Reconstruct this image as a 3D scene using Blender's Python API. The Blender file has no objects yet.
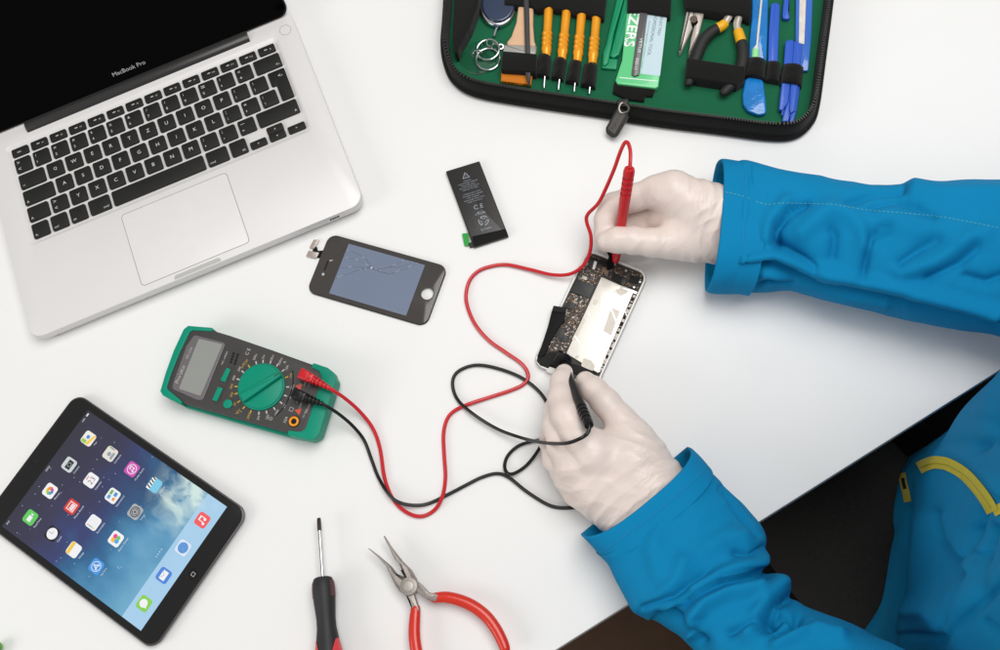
import bpy, bmesh, math, random
import numpy as np
from mathutils import Vector, Matrix
random.seed(7)
rng = np.random.default_rng(7)
SC = bpy.context.scene
COL = SC.collection
# ------------------------------------------------------------------ camera
CF, CH, CTH, CRO = 1069.26, 0.88616, 0.33031, -0.3633
_fw = Vector((0, math.sin(CTH), -math.cos(CTH)))
_up = Vector((0, math.cos(CTH), math.sin(CTH)))
_rt = Vector((1, 0, 0))
_c, _s = math.cos(CRO), math.sin(CRO)
CR = _c * _rt + _s * _up
CU = -_s * _rt + _c * _up
CPOS = Vector((0, 0, CH))
def U(px, py, z=0.0):
    """point of the photograph -> place in the world at height z (metres)"""
    d = _fw + (px - 500) / CF * CR - (py - 325) / CF * CU
    t = (z - CH) / d.z
    return CPOS + d * t
def PX(p):
    d = p - CPOS
    z = d.dot(_fw)
    return 500 + CF * d.dot(CR) / z, 325 - CF * d.dot(CU) / z
def UL(pts, z):
    return [U(p[0], p[1], z) for p in pts]
cam = bpy.data.cameras.new('camera')
co = bpy.data.objects.new('camera', cam)
COL.objects.link(co)
M = Matrix((CR, CU, -_fw)).transposed().to_4x4()
M.translation = CPOS
co.matrix_world = M
cam.sensor_fit = 'HORIZONTAL'
cam.sensor_width = 36.0
cam.lens = CF / 1000 * 36.0
cam.clip_start = 0.01
cam.clip_end = 100
SC.camera = co
SC.render.resolution_x = 1024
SC.render.resolution_y = 666
# ------------------------------------------------------------------ colour and materials
def s(r, g, b):
    f = lambda v: (v / 12.92 if v <= .04045 else ((v + .055) / 1.055) ** 2.4)
    return (f(r / 255), f(g / 255), f(b / 255), 1)
def mat(name, col, rough=.5, metal=0, spec=.5, coat=0, bump=0, bscale=300, var=0, vscale=60, emit=None, trans=0, sss=0, aniso=None, alpha=1, ior=1.45, sheen=0, rvar=0):
    m = bpy.data.materials.new(name)
    m.use_nodes = True
    nt = m.node_tree
    b = nt.nodes['Principled BSDF']
    I = b.inputs
    I['Base Color'].default_value = col
    I['Roughness'].default_value = rough
    I['Metallic'].default_value = metal
    I['Specular IOR Level'].default_value = spec
    I['Coat Weight'].default_value = coat
    I['Coat Roughness'].default_value = .05
    I['IOR'].default_value = ior
    I['Alpha'].default_value = alpha
    I['Transmission Weight'].default_value = trans
    if sheen:
        I['Sheen Weight'].default_value = sheen
    if sss:
        I['Subsurface Weight'].default_value = sss
        I['Subsurface Radius'].default_value = (.004, .0025, .002)
        I['Subsurface Scale'].default_value = 1
    if emit:
        I['Emission Color'].default_value = emit
        I['Emission Strength'].default_value = 1
    tc = nt.nodes.new('ShaderNodeTexCoord')
    def noise(sc, det=4):
        n = nt.nodes.new('ShaderNodeTexNoise')
        n.inputs['Scale'].default_value = sc
        n.inputs['Detail'].default_value = det
        nt.links.new(tc.outputs['Object'], n.inputs['Vector'])
        return n
    v = var if var else .03
    n = noise(vscale)
    mx = nt.nodes.new('ShaderNodeMix')
    mx.data_type = 'RGBA'
    mx.inputs[6].default_value = tuple(min(1, c * (1 - v)) for c in col[:3]) + (1,)
    mx.inputs[7].default_value = tuple(min(1, c * (1 + v)) for c in col[:3]) + (1,)
    nt.links.new(n.outputs['Fac'], mx.inputs[0])
    nt.links.new(mx.outputs[2], I['Base Color'])
    if rvar:
        n3 = noise(vscale * 2.3, 6)
        mr = nt.nodes.new('ShaderNodeMapRange')
        mr.inputs['To Min'].default_value = max(0, rough - rvar)
        mr.inputs['To Max'].default_value = rough + rvar
        nt.links.new(n3.outputs['Fac'], mr.inputs['Value'])
        nt.links.new(mr.outputs[0], I['Roughness'])
    if bump:
        n2 = noise(bscale, 3)
        bp = nt.nodes.new('ShaderNodeBump')
        bp.inputs['Strength'].default_value = bump
        bp.inputs['Distance'].default_value = .0006
        nt.links.new(n2.outputs['Fac'], bp.inputs['Height'])
        nt.links.new(bp.outputs[0], I['Normal'])
    return m
def weave(name, col, rough=.85, scale=900, strength=.35, var=.06, vscale=25, sheen=0.1, dist=.0004):
    """woven cloth: two crossed wave textures as bump"""
    m = mat(name, col, rough, var=var, vscale=vscale, spec=.25, sheen=sheen)
    nt = m.node_tree
    b = nt.nodes['Principled BSDF']
    tc = [n for n in nt.nodes if n.type == 'TEX_COORD'][0]
    hs = []
    for ax in ('X', 'Y'):
        w = nt.nodes.new('ShaderNodeTexWave')
        w.bands_direction = ax
        w.inputs['Scale'].default_value = scale
        w.inputs['Distortion'].default_value = 1.5
        nt.links.new(tc.outputs['Object'], w.inputs['Vector'])
        hs.append(w)
    ad = nt.nodes.new('ShaderNodeMath')
    nt.links.new(hs[0].outputs['Fac'], ad.inputs[0])
    nt.links.new(hs[1].outputs['Fac'], ad.inputs[1])
    bp = nt.nodes.new('ShaderNodeBump')
    bp.inputs['Strength'].default_value = strength
    bp.inputs['Distance'].default_value = dist
    nt.links.new(ad.outputs[0], bp.inputs['Height'])
    nt.links.new(bp.outputs[0], b.inputs['Normal'])
    return m
# ------------------------------------------------------------------ geometry
def V(*a):
    return Vector(a)
def cr(pts, n=8, closed=False):
    """Catmull-Rom through points"""
    P = [Vector(p) for p in pts]
    out = []
    L = len(P)
    rngi = range(L) if closed else range(L - 1)
    for i in rngi:
        if closed:
            a, b, c, d = P[i - 1], P[i], P[(i + 1) % L], P[(i + 2) % L]
        else:
            a, b, c, d = P[max(i - 1, 0)], P[i], P[i + 1], P[min(i + 2, L - 1)]
        for k in range(n):
            t = k / n
            out.append(.5 * ((2 * b) + (c - a) * t + (2 * a - 5 * b + 4 * c - d) * t * t + (3 * b - a - 3 * c + d) * t ** 3))
    if not closed:
        out.append(P[-1].copy())
    return out
def ccw(loop):
    a = 0
    for i in range(len(loop)):
        p, q = loop[i - 1], loop[i]
        a += p[0] * q[1] - q[0] * p[1]
    return list(loop) if a > 0 else list(loop)[::-1]
def inset(loop, d):
    n = len(loop)
    out = []
    for i in range(n):
        a, b, c = loop[i - 1], loop[i], loop[(i + 1) % n]
        e1 = Vector((b[0] - a[0], b[1] - a[1]))
        e2 = Vector((c[0] - b[0], c[1] - b[1]))
        if e1.length < 1e-9: e1 = e2
        if e2.length < 1e-9: e2 = e1
        e1 = e1.normalized(); e2 = e2.normalized()
        n1 = Vector((-e1.y, e1.x)); n2 = Vector((-e2.y, e2.x))
        m = n1 + n2
        if m.length < 1e-6: m = n1
        m = m.normalized()
        k = d / max(.45, m.dot(n1))
        out.append(Vector((b[0] + m.x * k, b[1] + m.y * k)))
    return out
def rloop(corners, r, n=6):
    """polygon with rounded corners (r one value or one per corner)"""
    C = [Vector((c[0], c[1])) for c in corners]
    L = len(C)
    R = r if isinstance(r, (list, tuple)) else [r] * L
    out = []
    for i in range(L):
        a, b, c = C[i - 1], C[i], C[(i + 1) % L]
        if R[i] <= 0:
            out.append(b); continue
        u = (a - b); v = (c - b)
        lu, lv = u.length, v.length
        u.normalize(); v.normalize()
        ang = u.angle(v)
        t = min(R[i] / math.tan(ang / 2), lu * .49, lv * .49)
        p0, p1 = b + u * t, b + v * t
        w = math.sin(ang / 2) if ang < math.pi else 1
        for k in range(n + 1):
            q = k / n
            den = (1 - q) ** 2 + 2 * w * q * (1 - q) + q * q
            out.append(((1 - q) ** 2 * p0 + 2 * w * q * (1 - q) * b + q * q * p1) / den)
    return out
def rect(cx, cy, w, h):
    return [(cx - w / 2, cy - h / 2), (cx + w / 2, cy - h / 2), (cx + w / 2, cy + h / 2), (cx - w / 2, cy + h / 2)]
def circ(cx, cy, r, n=32, a0=0):
    return [Vector((cx + r * math.cos(a0 + 2 * math.pi * k / n), cy + r * math.sin(a0 + 2 * math.pi * k / n))) for k in range(n)]
_txt = {}
def text_geo(st):
    if st not in _txt:
        cu = bpy.data.curves.new('t', 'FONT')
        cu.body = st
        cu.resolution_u = 3
        o = bpy.data.objects.new('t', cu)
        COL.objects.link(o)
        dg = bpy.context.evaluated_depsgraph_get()
        me = bpy.data.meshes.new_from_object(o.evaluated_get(dg))
        vs = [tuple(v.co) for v in me.vertices]
        fs = [tuple(p.vertices) for p in me.polygons]
        bpy.data.objects.remove(o); bpy.data.curves.remove(cu); bpy.data.meshes.remove(me)
        _txt[st] = (vs, fs)
    return _txt[st]
class Fr:
    """a local frame in millimetres standing on the table"""
    def __init__(self, x, y, a):
        self.x, self.y, self.a = x / 1000, y / 1000, a
        self.c, self.s = math.cos(a), math.sin(a)
    def __call__(self, x, y, z=0):
        return Vector((self.x + (self.c * x - self.s * y) / 1000, self.y + (self.s * x + self.c * y) / 1000, z / 1000))
    def L(self, pts):
        return [self(p[0], p[1]) for p in pts]
    @property
    def ex(self): return Vector((self.c, self.s, 0))
    @property
    def ey(self): return Vector((-self.s, self.c, 0))
class G:
    def __init__(self):
        self.v = []; self.f = []
    def add(self, vs, fs):
        o = len(self.v)
        self.v += [Vector(v) for v in vs]
        self.f += [tuple(i + o for i in f) for f in fs]
        return self
    def loft(self, rings, cap0=True, cap1=True, closed=True):
        n = len(rings[0]); vs = []; fs = []
        for r in rings: vs += list(r)
        for j in range(len(rings) - 1):
            for i in range(n if closed else n - 1):
                k = (i + 1) % n
                fs.append((j * n + i, j * n + k, (j + 1) * n + k, (j + 1) * n + i))
        if cap0: fs.append(tuple(range(n))[::-1])
        if cap1: fs.append(tuple((len(rings) - 1) * n + i for i in range(n)))
        return self.add(vs, fs)
    def slab(self, loop, z0, z1, rt=0, rb=0, n=3, cap1=True):
        """flat piece of outline loop (world metres), z0..z1, rounded upper (rt) and lower (rb) edge"""
        lp = ccw([Vector((p[0], p[1])) for p in loop])
        rings = []
        def ring(d, z):
            q = inset(lp, d) if d else lp
            return [Vector((p[0], p[1], z)) for p in q]
        if rb:
            for k in range(n):
                a = math.pi / 2 * k / n
                rings.append(ring(rb * (1 - math.sin(a)), z0 + rb * (1 - math.cos(a))))
            rings.append(ring(0, z0 + rb))
        else:
            rings.append(ring(0, z0))
        if rt:
            rings.append(ring(0, z1 - rt))
            for k in range(1, n + 1):
                a = math.pi / 2 * k / n
                rings.append(ring(rt * (1 - math.cos(a)), z1 - rt + rt * math.sin(a)))
        else:
            rings.append(ring(0, z1))
        return self.loft(rings, True, cap1)
    def sheet(self, loop, z):
        lp = ccw([Vector((p[0], p[1])) for p in loop])
        return self.add([Vector((p[0], p[1], z)) for p in lp], [tuple(range(len(lp)))])
    def tube(self, pts, r, n=10, cap=True, flat=1.0, roundend=False):
        P = [Vector(p) for p in pts]
        N = len(P)
        R = r if isinstance(r, (list, tuple)) else [r] * N
        if len(R) != N:
            R = list(np.interp(np.linspace(0, 1, N), np.linspace(0, 1, len(R)), R))
        T = [(P[min(i + 1, N - 1)] - P[max(i - 1, 0)]).normalized() for i in range(N)]
        nrm = T[0].orthogonal().normalized()
        if abs(T[0].z) < .95:
            nrm = (Vector((0, 0, 1)) - T[0] * T[0].z).normalized()
        rings = []
        for i in range(N):
            nrm = (nrm - T[i] * nrm.dot(T[i])).normalized()
            b = T[i].cross(nrm)
            rings.append([P[i] + (nrm * math.cos(2 * math.pi * k / n) * flat + b * math.sin(2 * math.pi * k / n)) * R[i] for k in range(n)])
        if roundend:
            pre = []; post = []
            for q in (.85, .5):
                w = math.sqrt(1 - q * q)
                pre.append([P[0] - T[0] * R[0] * q + (v - P[0]) * w for v in rings[0]])
                post.insert(0, [P[-1] + T[-1] * R[-1] * q + (v - P[-1]) * w for v in rings[-1]])
            rings = pre + rings + post
        return self.loft(rings, cap, cap)
    def lathe(self, p0, p1, prof, n=20, cap=True):
        """turned body from p0 to p1; prof = (t, radius)"""
        p0, p1 = Vector(p0), Vector(p1)
        T = (p1 - p0).normalized()
        a = T.orthogonal().normalized(); b = T.cross(a)
        rings = []
        for t, r in prof:
            c = p0.lerp(p1, t)
            rings.append([c + (a * math.cos(2 * math.pi * k / n) + b * math.sin(2 * math.pi * k / n)) * r for k in range(n)])
        return self.loft(rings, cap, cap)
    def ell(self, c, ax, n=16, m=10):
        """ellipsoid, ax = three axis vectors"""
        c = Vector(c); rings = []
        for j in range(1, m):
            t = math.pi * j / m
            rings.append([c + ax[0] * math.sin(t) * math.cos(2 * math.pi * k / n) + ax[1] * math.sin(t) * math.sin(2 * math.pi * k / n) + ax[2] * math.cos(t) for k in range(n)])
        return self.loft(rings)
    def torus(self, c, ex, ey, R, r, n=40, m=8):
        c = Vector(c); ez = ex.cross(ey).normalized(); rings = []
        for k in range(n + 1):
            a = 2 * math.pi * k / n
            d = ex * math.cos(a) + ey * math.sin(a)
            rings.append([c + d * (R + r * math.cos(2 * math.pi * j / m)) + ez * r * math.sin(2 * math.pi * j / m) for j in range(m)])
        return self.loft(rings, False, False)
    def box(self, c, ex, ey, ez):
        c = Vector(c)
        vs = [c + ex * a + ey * b + ez * d for d in (-1, 1) for a, b in ((-1, -1), (1, -1), (1, 1), (-1, 1))]
        return self.add(vs, [(3, 2, 1, 0), (4, 5, 6, 7), (0, 1, 5, 4), (1, 2, 6, 5), (2, 3, 7, 6), (3, 0, 4, 7)])
    def text(self, st, pos, ex, ey, size=None, width=None, align=.5, valign=.5):
        vs, fs = text_geo(st)
        if not vs: return self
        x0 = min(v[0] for v in vs); x1 = max(v[0] for v in vs)
        y0 = min(v[1] for v in vs); y1 = max(v[1] for v in vs)
        k = width / (x1 - x0) if width else size / max(.35, (y1 - y0))
        ky = size / (y1 - y0) if (size and width) else k
        ox = x0 + (x1 - x0) * align; oy = y0 + (y1 - y0) * valign
        pos = Vector(pos)
        return self.add([pos + ex * ((v[0] - ox) * k) + ey * ((v[1] - oy) * ky) for v in vs], fs)
    def build(self, name, m, parent=None, smooth=35, uv=None, loc=None):
        base = Vector((0, 0, 0))
        if parent is not None:
            q = parent
            while q is not None:
                base = base + Vector(q.location); q = q.parent
        elif loc is not None:
            base = Vector(loc)
        me = bpy.data.meshes.new(name)
        me.from_pydata([tuple(v - base) for v in self.v], [], self.f)
        bm = bmesh.new(); bm.from_mesh(me)
        bmesh.ops.remove_doubles(bm, verts=bm.verts, dist=1e-7)
        bmesh.ops.recalc_face_normals(bm, faces=bm.faces)
        a = math.radians(smooth)
        for e in bm.edges:
            if len(e.link_faces) == 2 and e.calc_face_angle(0) > a:
                e.smooth = False
        for f in bm.faces: f.smooth = True
        if uv:
            L = bm.loops.layers.uv.new('UVMap')
            for f in bm.faces:
                for l in f.loops:
                    l[L].uv = uv(l.vert.co + base)
        bm.to_mesh(me); bm.free()
        me.materials.append(m)
        o = bpy.data.objects.new(name, me)
        COL.objects.link(o)
        if parent is not None: o.parent = parent
        elif loc is not None: o.location = base
        return o
def tag(o, label=None, cat=None, group=None, kind=None):
    if label: o['label'] = label
    if cat: o['category'] = cat
    if group: o['group'] = group
    if kind: o['kind'] = kind
    return o
def thing(name, label, cat, loc, group=None):
    o = bpy.data.objects.new(name, None)
    o.empty_display_size = .02
    COL.objects.link(o)
    o.location = loc
    return tag(o, label, cat, group)
# --------------------------------------------------------- smooth solid bodies from a distance field
def sdf_cone(P, a, b, ra, rb):
    a = np.array(a); b = np.array(b)
    ba = b - a
    L2 = max(ba @ ba, 1e-12)
    t = np.clip(((P - a) @ ba) / L2, 0, 1)
    return np.linalg.norm(P - (a + t[..., None] * ba), axis=-1) - (ra + (rb - ra) * t)
def smin(a, b, k):
    h = np.clip(k - np.abs(a - b), 0, None) / k
    return np.minimum(a, b) - h * h * k * .25
def surf_net(fn, lo, hi, h):
    lo = np.array(lo); hi = np.array(hi)
    n = np.ceil((hi - lo) / h).astype(int) + 1
    ax = [lo[i] + h * np.arange(n[i]) for i in range(3)]
    P = np.stack(np.meshgrid(*ax, indexing='ij'), -1)
    v = fn(P)
    cs = v[:-1, :-1, :-1] * 0
    acc = np.zeros(cs.shape + (3,)); cnt = np.zeros(cs.shape)
    def corner(dx, dy, dz):
        return v[dx:dx + n[0] - 1, dy:dy + n[1] - 1, dz:dz + n[2] - 1]
    C = {(i, j, k): corner(i, j, k) for i in (0, 1) for j in (0, 1) for k in (0, 1)}
    for c0 in C:
        for d in range(3):
            if c0[d] == 0:
                c1 = list(c0); c1[d] = 1; c1 = tuple(c1)
                a, b = C[c0], C[c1]
                m = (a < 0) != (b < 0)
                t = np.where(m, a / np.where(m, a - b, 1), 0)
                p = np.zeros(cs.shape + (3,)); p[...] = c0
                p[..., d] += t
                acc += p * m[..., None]; cnt += m
    act = cnt > 0
    idx = -np.ones(cs.shape, int); idx[act] = np.arange(act.sum())
    ijk = np.argwhere(act)
    vs = lo + h * (ijk + acc[act] / cnt[act][:, None])
    faces = []
    for d in range(3):
        e, f = [(1, 2), (2, 0), (0, 1)][d]
        sl0 = [slice(None)] * 3; sl1 = [slice(None)] * 3
        sl0[d] = slice(0, n[d] - 1); sl1[d] = slice(1, n[d])
        a = v[tuple(sl0)]; b = v[tuple(sl1)]
        m = (a < 0) != (b < 0)
        pos = np.argwhere(m)
        ok = (pos[:, e] > 0) & (pos[:, f] > 0) & (pos[:, e] < n[e] - 1) & (pos[:, f] < n[f] - 1)
        pos = pos[ok]
        def I(de, df):
            q = pos.copy(); q[:, e] += de; q[:, f] += df
            return idx[q[:, 0], q[:, 1], q[:, 2]]
        q = np.stack([I(-1, -1), I(0, -1), I(0, 0), I(-1, 0)], -1)
        sg = a[m][ok] < 0
        q[~sg] = q[~sg][:, ::-1]
        faces.append(q)
    F = np.concatenate(faces)
    return vs, F
def vnoise(P, sc, seed=0):
    """cheap smooth value noise in numpy"""
    r = np.random.default_rng(seed)
    tab = r.random((32, 32, 32))
    Q = P * sc
    i = np.floor(Q).astype(int); f = Q - i
    f = f * f * (3 - 2 * f)
    o = 0
    for a in (0, 1):
        for b in (0, 1):
            for c in (0, 1):
                w = (f[..., 0] if a else 1 - f[..., 0]) * (f[..., 1] if b else 1 - f[..., 1]) * (f[..., 2] if c else 1 - f[..., 2])
                o = o + w * tab[(i[..., 0] + a) % 32, (i[..., 1] + b) % 32, (i[..., 2] + c) % 32]
    return o - .5
def sdirs(p, q, z):
    """unit direction on the table from photo point p to q, and its left normal"""
    a, b = U(*p, z), U(*q, z)
    e = (b - a).normalized()
    return e, Vector((-e.y, e.x, 0))
# ================================================================== materials of the setting
m_table = mat('white_laminate', s(232, 232, 231), .42, spec=.35, var=.012, vscale=9, bump=.05, bscale=900, rvar=.08)
m_edge = mat('edge_band_plastic', s(225, 222, 222), .4)
m_steel = mat('painted_steel', s(150, 150, 152), .4, metal=.6)
m_floor = mat('brown_floor', s(94, 69, 50), .6, var=.25, vscale=14, bump=.2, bscale=120)
m_seat = weave('black_seat_cloth', s(36, 36, 35), .95, 700, .6, var=.35, vscale=160)
m_dplast = mat('dark_plastic', s(34, 34, 34), .45, bump=.15, bscale=900)
# ------------------------------------------------------------------ floor and table
FZ = -.74
G().slab([(-4, -4), (4, -4), (4, 4), (-4, 4)], FZ - .02, FZ).build('floor', m_floor)['kind'] = 'structure'
e0, e1 = U(556, 650), U(1000, 370)
ed = (e1 - e0).normalized()
en = Vector((-ed.y, ed.x, 0))
if en.dot(U(300, 300) - e0) < 0: en = -en
tb = thing('work_table', 'white laminate work table that everything lies on, its edge running across the lower right', 'table', (0.1, .4, FZ))
pA = e0 - ed * .75; pB = e1 + ed * .55
tl = [pA, pB, pB + en * 1.15, pA + en * 1.15]
G().slab(rloop(tl, .012), -.026, 0, rt=.0008, rb=.0008).build('tabletop', m_table, tb)
for (u, w) in ((.06, .07), (1, .07), (.06, 1), (1, 1)):
    p = pA.lerp(pB, u * .95) + en * (1.15 * w * .95)
    G().slab(rloop(rect(p.x, p.y, .045, .045), .006), FZ, -.0265).build('leg', m_steel, tb)
# ------------------------------------------------------------------ chair under the person
ch_c = U(845, 540, -.29)
fdir = -en  # from the table towards the person
chair = thing('office_chair', 'black cloth office chair seat in the dark gap between table edge and blue jacket', 'chair', (ch_c.x, ch_c.y, FZ))
cc = Vector((ch_c.x, ch_c.y)) - Vector((fdir.x, fdir.y)) * -.02
def chl(u0, u1, w0, w1):
    f2 = Vector((fdir.x, fdir.y)); d2 = Vector((ed.x, ed.y))
    return [cc + d2 * u0 + f2 * w0, cc + d2 * u1 + f2 * w0, cc + d2 * u1 + f2 * w1, cc + d2 * u0 + f2 * w1]
G().slab(rloop(chl(-.15, .165, -.24, .30), .07, 8), -.36, -.28, rt=.03, rb=.02, n=5).build('seat', m_seat, chair)
bk = G()
f3 = Vector((fdir.x, fdir.y, 0))
c3 = Vector((cc.x, cc.y, 0))
bk.loft([[c3 + ed * (.21 * math.cos(t)) * (1 if abs(math.cos(t)) < .9 else 1) + f3 * (.34 + .05 * h + .025 * math.sin(t) - .03 * math.cos(t) ** 2) + Vector((0, 0, -.15 + .42 * h)) for t in [2 * math.pi * k / 24 for k in range(24)]] for h in (0, .25, .5, .75, 1)])
bk.build('backrest', m_seat, chair)
G().tube([c3 + Vector((0, 0, FZ + .09)), c3 + Vector((0, 0, -.355))], .028, 16).build('gas_column', m_dplast, chair)
ba = G()
for k in range(5):
    a = 2 * math.pi * k / 5 + .3
    d = Vector((math.cos(a), math.sin(a), 0))
    ba.tube([c3 + Vector((0, 0, FZ + .1)), c3 + d * .15 + Vector((0, 0, FZ + .085)), c3 + d * .3 + Vector((0, 0, FZ + .06))], [.028, .022, .016], 8)
ba.build('star_base', m_dplast, chair)
for k in range(5):
    a = 2 * math.pi * k / 5 + .3
    d = Vector((math.cos(a), math.sin(a), 0)); t = Vector((-d.y, d.x, 0))
    p = c3 + d * .3 + Vector((0, 0, FZ + .028))
    G().lathe(p - t * .02, p + t * .02, [(0, .022), (.1, .027), (.9, .027), (1, .022)], 16).build('caster', m_dplast, chair)
# ------------------------------------------------------------------ light
w = bpy.data.worlds.new('World'); SC.world = w; w.use_nodes = True
w.node_tree.nodes['Background'].inputs[0].default_value = (1.0, .995, .985, 1)
w.node_tree.nodes['Background'].inputs[1].default_value = .4
def area(name, pos, target, size, power, col=(1, 1, 1), sy=None):
    l = bpy.data.lights.new(name, 'AREA')
    l.energy = power; l.size = size; l.color = col
    if sy: l.shape = 'RECTANGLE'; l.size_y = sy
    o = bpy.data.objects.new(name, l); COL.objects.link(o)
    o.location = pos
    o.rotation_euler = (Vector(target) - Vector(pos)).to_track_quat('-Z', 'Y').to_euler()
    return o
area('window_softbox', (-1.9, .1, 1.05), (-.05, .35, 0), 1.0, 10, (1, .99, .97), .8)
area('ceiling_softbox', (.6, .4, 2.2), (.15, .35, 0), 1.5, 41, (1, .985, .965))
SC.view_settings.view_transform = 'Standard'
SC.view_settings.look = 'None'
SC.view_settings.exposure = 0
SC.view_settings.gamma = 1
# ================================================================== laptop
m_alu = mat('brushed_aluminium', s(222, 220, 219), .42, metal=.15, spec=.5, var=.02, vscale=40, bump=.06, bscale=2500)
m_alu2 = mat('aluminium_seam', s(150, 149, 147), .5, metal=.4)
m_key = mat('black_key_plastic', s(30, 30, 29), .55, spec=.3, bump=.05, bscale=2000)
m_leg = mat('key_legend_white', s(205, 205, 205), .6)
m_glass_k = mat('black_screen_glass', s(3, 3, 3), .06, spec=.08)
m_bar = mat('black_hinge_plastic', s(46, 45, 45), .28, spec=.5)
m_gasket = mat('black_rubber', s(22, 22, 22), .7)
m_grey = mat('grey_print', s(178, 178, 178), .5)
F = Fr(-237.66, 448.155, .0317)
lap = thing('laptop', 'open silver aluminium laptop with black keys and dark glass screen', 'laptop', F(0, 110))
Z3 = Vector((0, 0, 1))
def rr(x0, y0, x1, y1, r, n=8):
    return rloop([(x0, y0), (x1, y0), (x1, y1), (x0, y1)], r, n)
def lift(F, loop, z):
    return [F(p[0], p[1], z) for p in loop]
W2 = 162.4
b = G()
O = lambda d, r: rr(-W2 + d, d, W2 - d, 227 - d, r)
rings = [lift(F, O(9, 8), .6), lift(F, O(4, 10), 2), lift(F, O(1.2, 12), 6), lift(F, O(0, 13), 11), lift(F, O(0, 13), 17.2), lift(F, O(.25, 13), 17.75), lift(F, O(.8, 12.5), 18.0),
         lift(F, rr(-142, 90, 142, 202.5, 5), 18.0), lift(F, rr(-141.6, 90.4, 141.6, 202.1, 5), 17.9), lift(F, rr(-138.2, 93.6, 138.2, 198.9, 3), 16.2)]
b.loft(rings)
base = b.build('base', m_alu, lap, smooth=25)
for (x, y) in ((-145, 12), (145, 12), (-145, 205), (145, 205)):
    c = F(x, y)
    G().slab(circ(c.x, c.y, .008, 20), 0, .0012, rt=.0003).build('rubber_foot', m_gasket, base)
G().slab(F.L(rr(-53, 7.2, 53, 84.2, 4)), .01801, .01806).build('trackpad_gap', m_alu2, base)
m_pad = mat('trackpad_glass', s(227, 225, 225), .38, metal=.15, bump=.03, bscale=3000)
G().slab(F.L(rr(-52.45, 7.75, 52.45, 83.65, 3.6)), .01801, .01822, rt=.0001).build('trackpad', m_pad, base)
sc_ = [(-23, .9), (23, .9), (22, 4.2), (20.5, 5), (-20.5, 5), (-22, 4.2)]  # thumb notch as a flat sheet, its shade painted in as darker metal
G().slab(F.L(rloop(sc_, .8)), .01795, .01806).build('thumb_scoop_shade', mat('scoop_shade_tone', s(188, 188, 184), .5, metal=.3), base)
pb = F(151.5, 205, 18.05)
G().torus(pb, F.ex, F.ey, .0056, .00018, 32, 6).build('power_button', m_alu2, base)
ir = G()  # dark slats of the infrared window, unlit
for k in range(4):
    ir.box(F(128 + k * 2.4, -.02, 12.5), F.ex * .0009, F.ey * .0003, Z3 * .0011)
ir.build('ir_window', m_gasket, base)
# keys
P, R5, GAP = 19.0, 18.4, 2.9
X0, Y0 = -136.25, 95.57
rows = []
fk = ['esc', 'F1', 'F2', 'F3', 'F4', 'F5', 'F6', 'F7', 'F8', 'F9', 'F10', 'F11', 'F12', '^']
fw_ = 272.5 / 14
ytop = Y0 + 5 * R5
for i, t in enumerate(fk):
    rows.append((X0 + i * (272.5 + GAP) / 14, ytop, (272.5 + GAP) / 14 - GAP, 8.8, t, 'f' if i else 'fs'))
y = Y0 + 4 * R5; H = R5 - GAP
num = [('<', '>'), ('1', '!'), ('2', '"'), ('3', '#'), ('4', '$'), ('5', '%'), ('6', '&'), ('7', '/'), ('8', '('), ('9', ')'), ('0', '='), ("'", '?'), ('+', '*')]
for i, t in enumerate(num): rows.append((X0 + i * P, y, P - GAP, H, t, 'n'))
rows.append((X0 + 13 * P, y, 1.5 * P - GAP + .9, H, '<-', 'br'))
y -= R5
rows.append((X0, y, 1.5 * P - GAP, H, '->|', 'bl'))
for i, t in enumerate('QWERTZUIOP'): rows.append((X0 + (1.5 + i) * P, y, P - GAP, H, t, 'c'))
rows.append((X0 + 11.5 * P, y, P - GAP, H, ('[', '{'), 'n')); rows.append((X0 + 12.5 * P, y, P - GAP, H, (']', '}'), 'n'))
y -= R5
rows.append((X0, y, 1.75 * P - GAP, H, '^', 'bl'))
for i, t in enumerate('ASDFGHJKL'): rows.append((X0 + (1.75 + i) * P, y, P - GAP, H, t, 'c'))
for i, t in enumerate([(';', ':'), ("'", '"'), ('\\', '|')]): rows.append((X0 + (10.75 + i) * P, y, P - GAP, H, t, 'n'))
y -= R5
rows.append((X0, y, 1.25 * P - GAP, H, '^', 'bl'))
rows.append((X0 + 1.25 * P, y, P - GAP, H, ('<', '>'), 'n'))
for i, t in enumerate('YXCVBNM'): rows.append((X0 + (2.25 + i) * P, y, P - GAP, H, t, 'c'))
for i, t in enumerate([(',', ';'), ('.', ':'), ('-', '_')]): rows.append((X0 + (9.25 + i) * P, y, P - GAP, H, t, 'n'))
rows.append((X0 + 12.25 * P, y, 2.25 * P - GAP + .9, H, '^', 'br'))
y -= R5
x = X0
for t, wd, k in (('fn', 1, 'bl'), ('ctrl', 1, 'bl'), ('alt', 1, 'bl'), ('cmd', 1.25, 'br'), ('', 5, 'c'), ('cmd', 1.25, 'bl'), ('alt', 1, 'br')):
    rows.append((x, y, wd * P - GAP, H, t, k)); x += wd * P
for t, dx, dy in (('<', 0, 0), ('^', 1, H / 2 + .15), ('v', 1, 0), ('>', 2, 0)):
    rows.append((x + dx * P, y + dy, P - GAP + (.9 if dx == 2 else 0), H / 2 - .15, t, 'c'))
def keycap(loop, kid):
    g = G(); g.slab(loop, .01625, .0184, rt=.0003, n=2)
    return g.build('key', m_key, base if False else lap)
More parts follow.
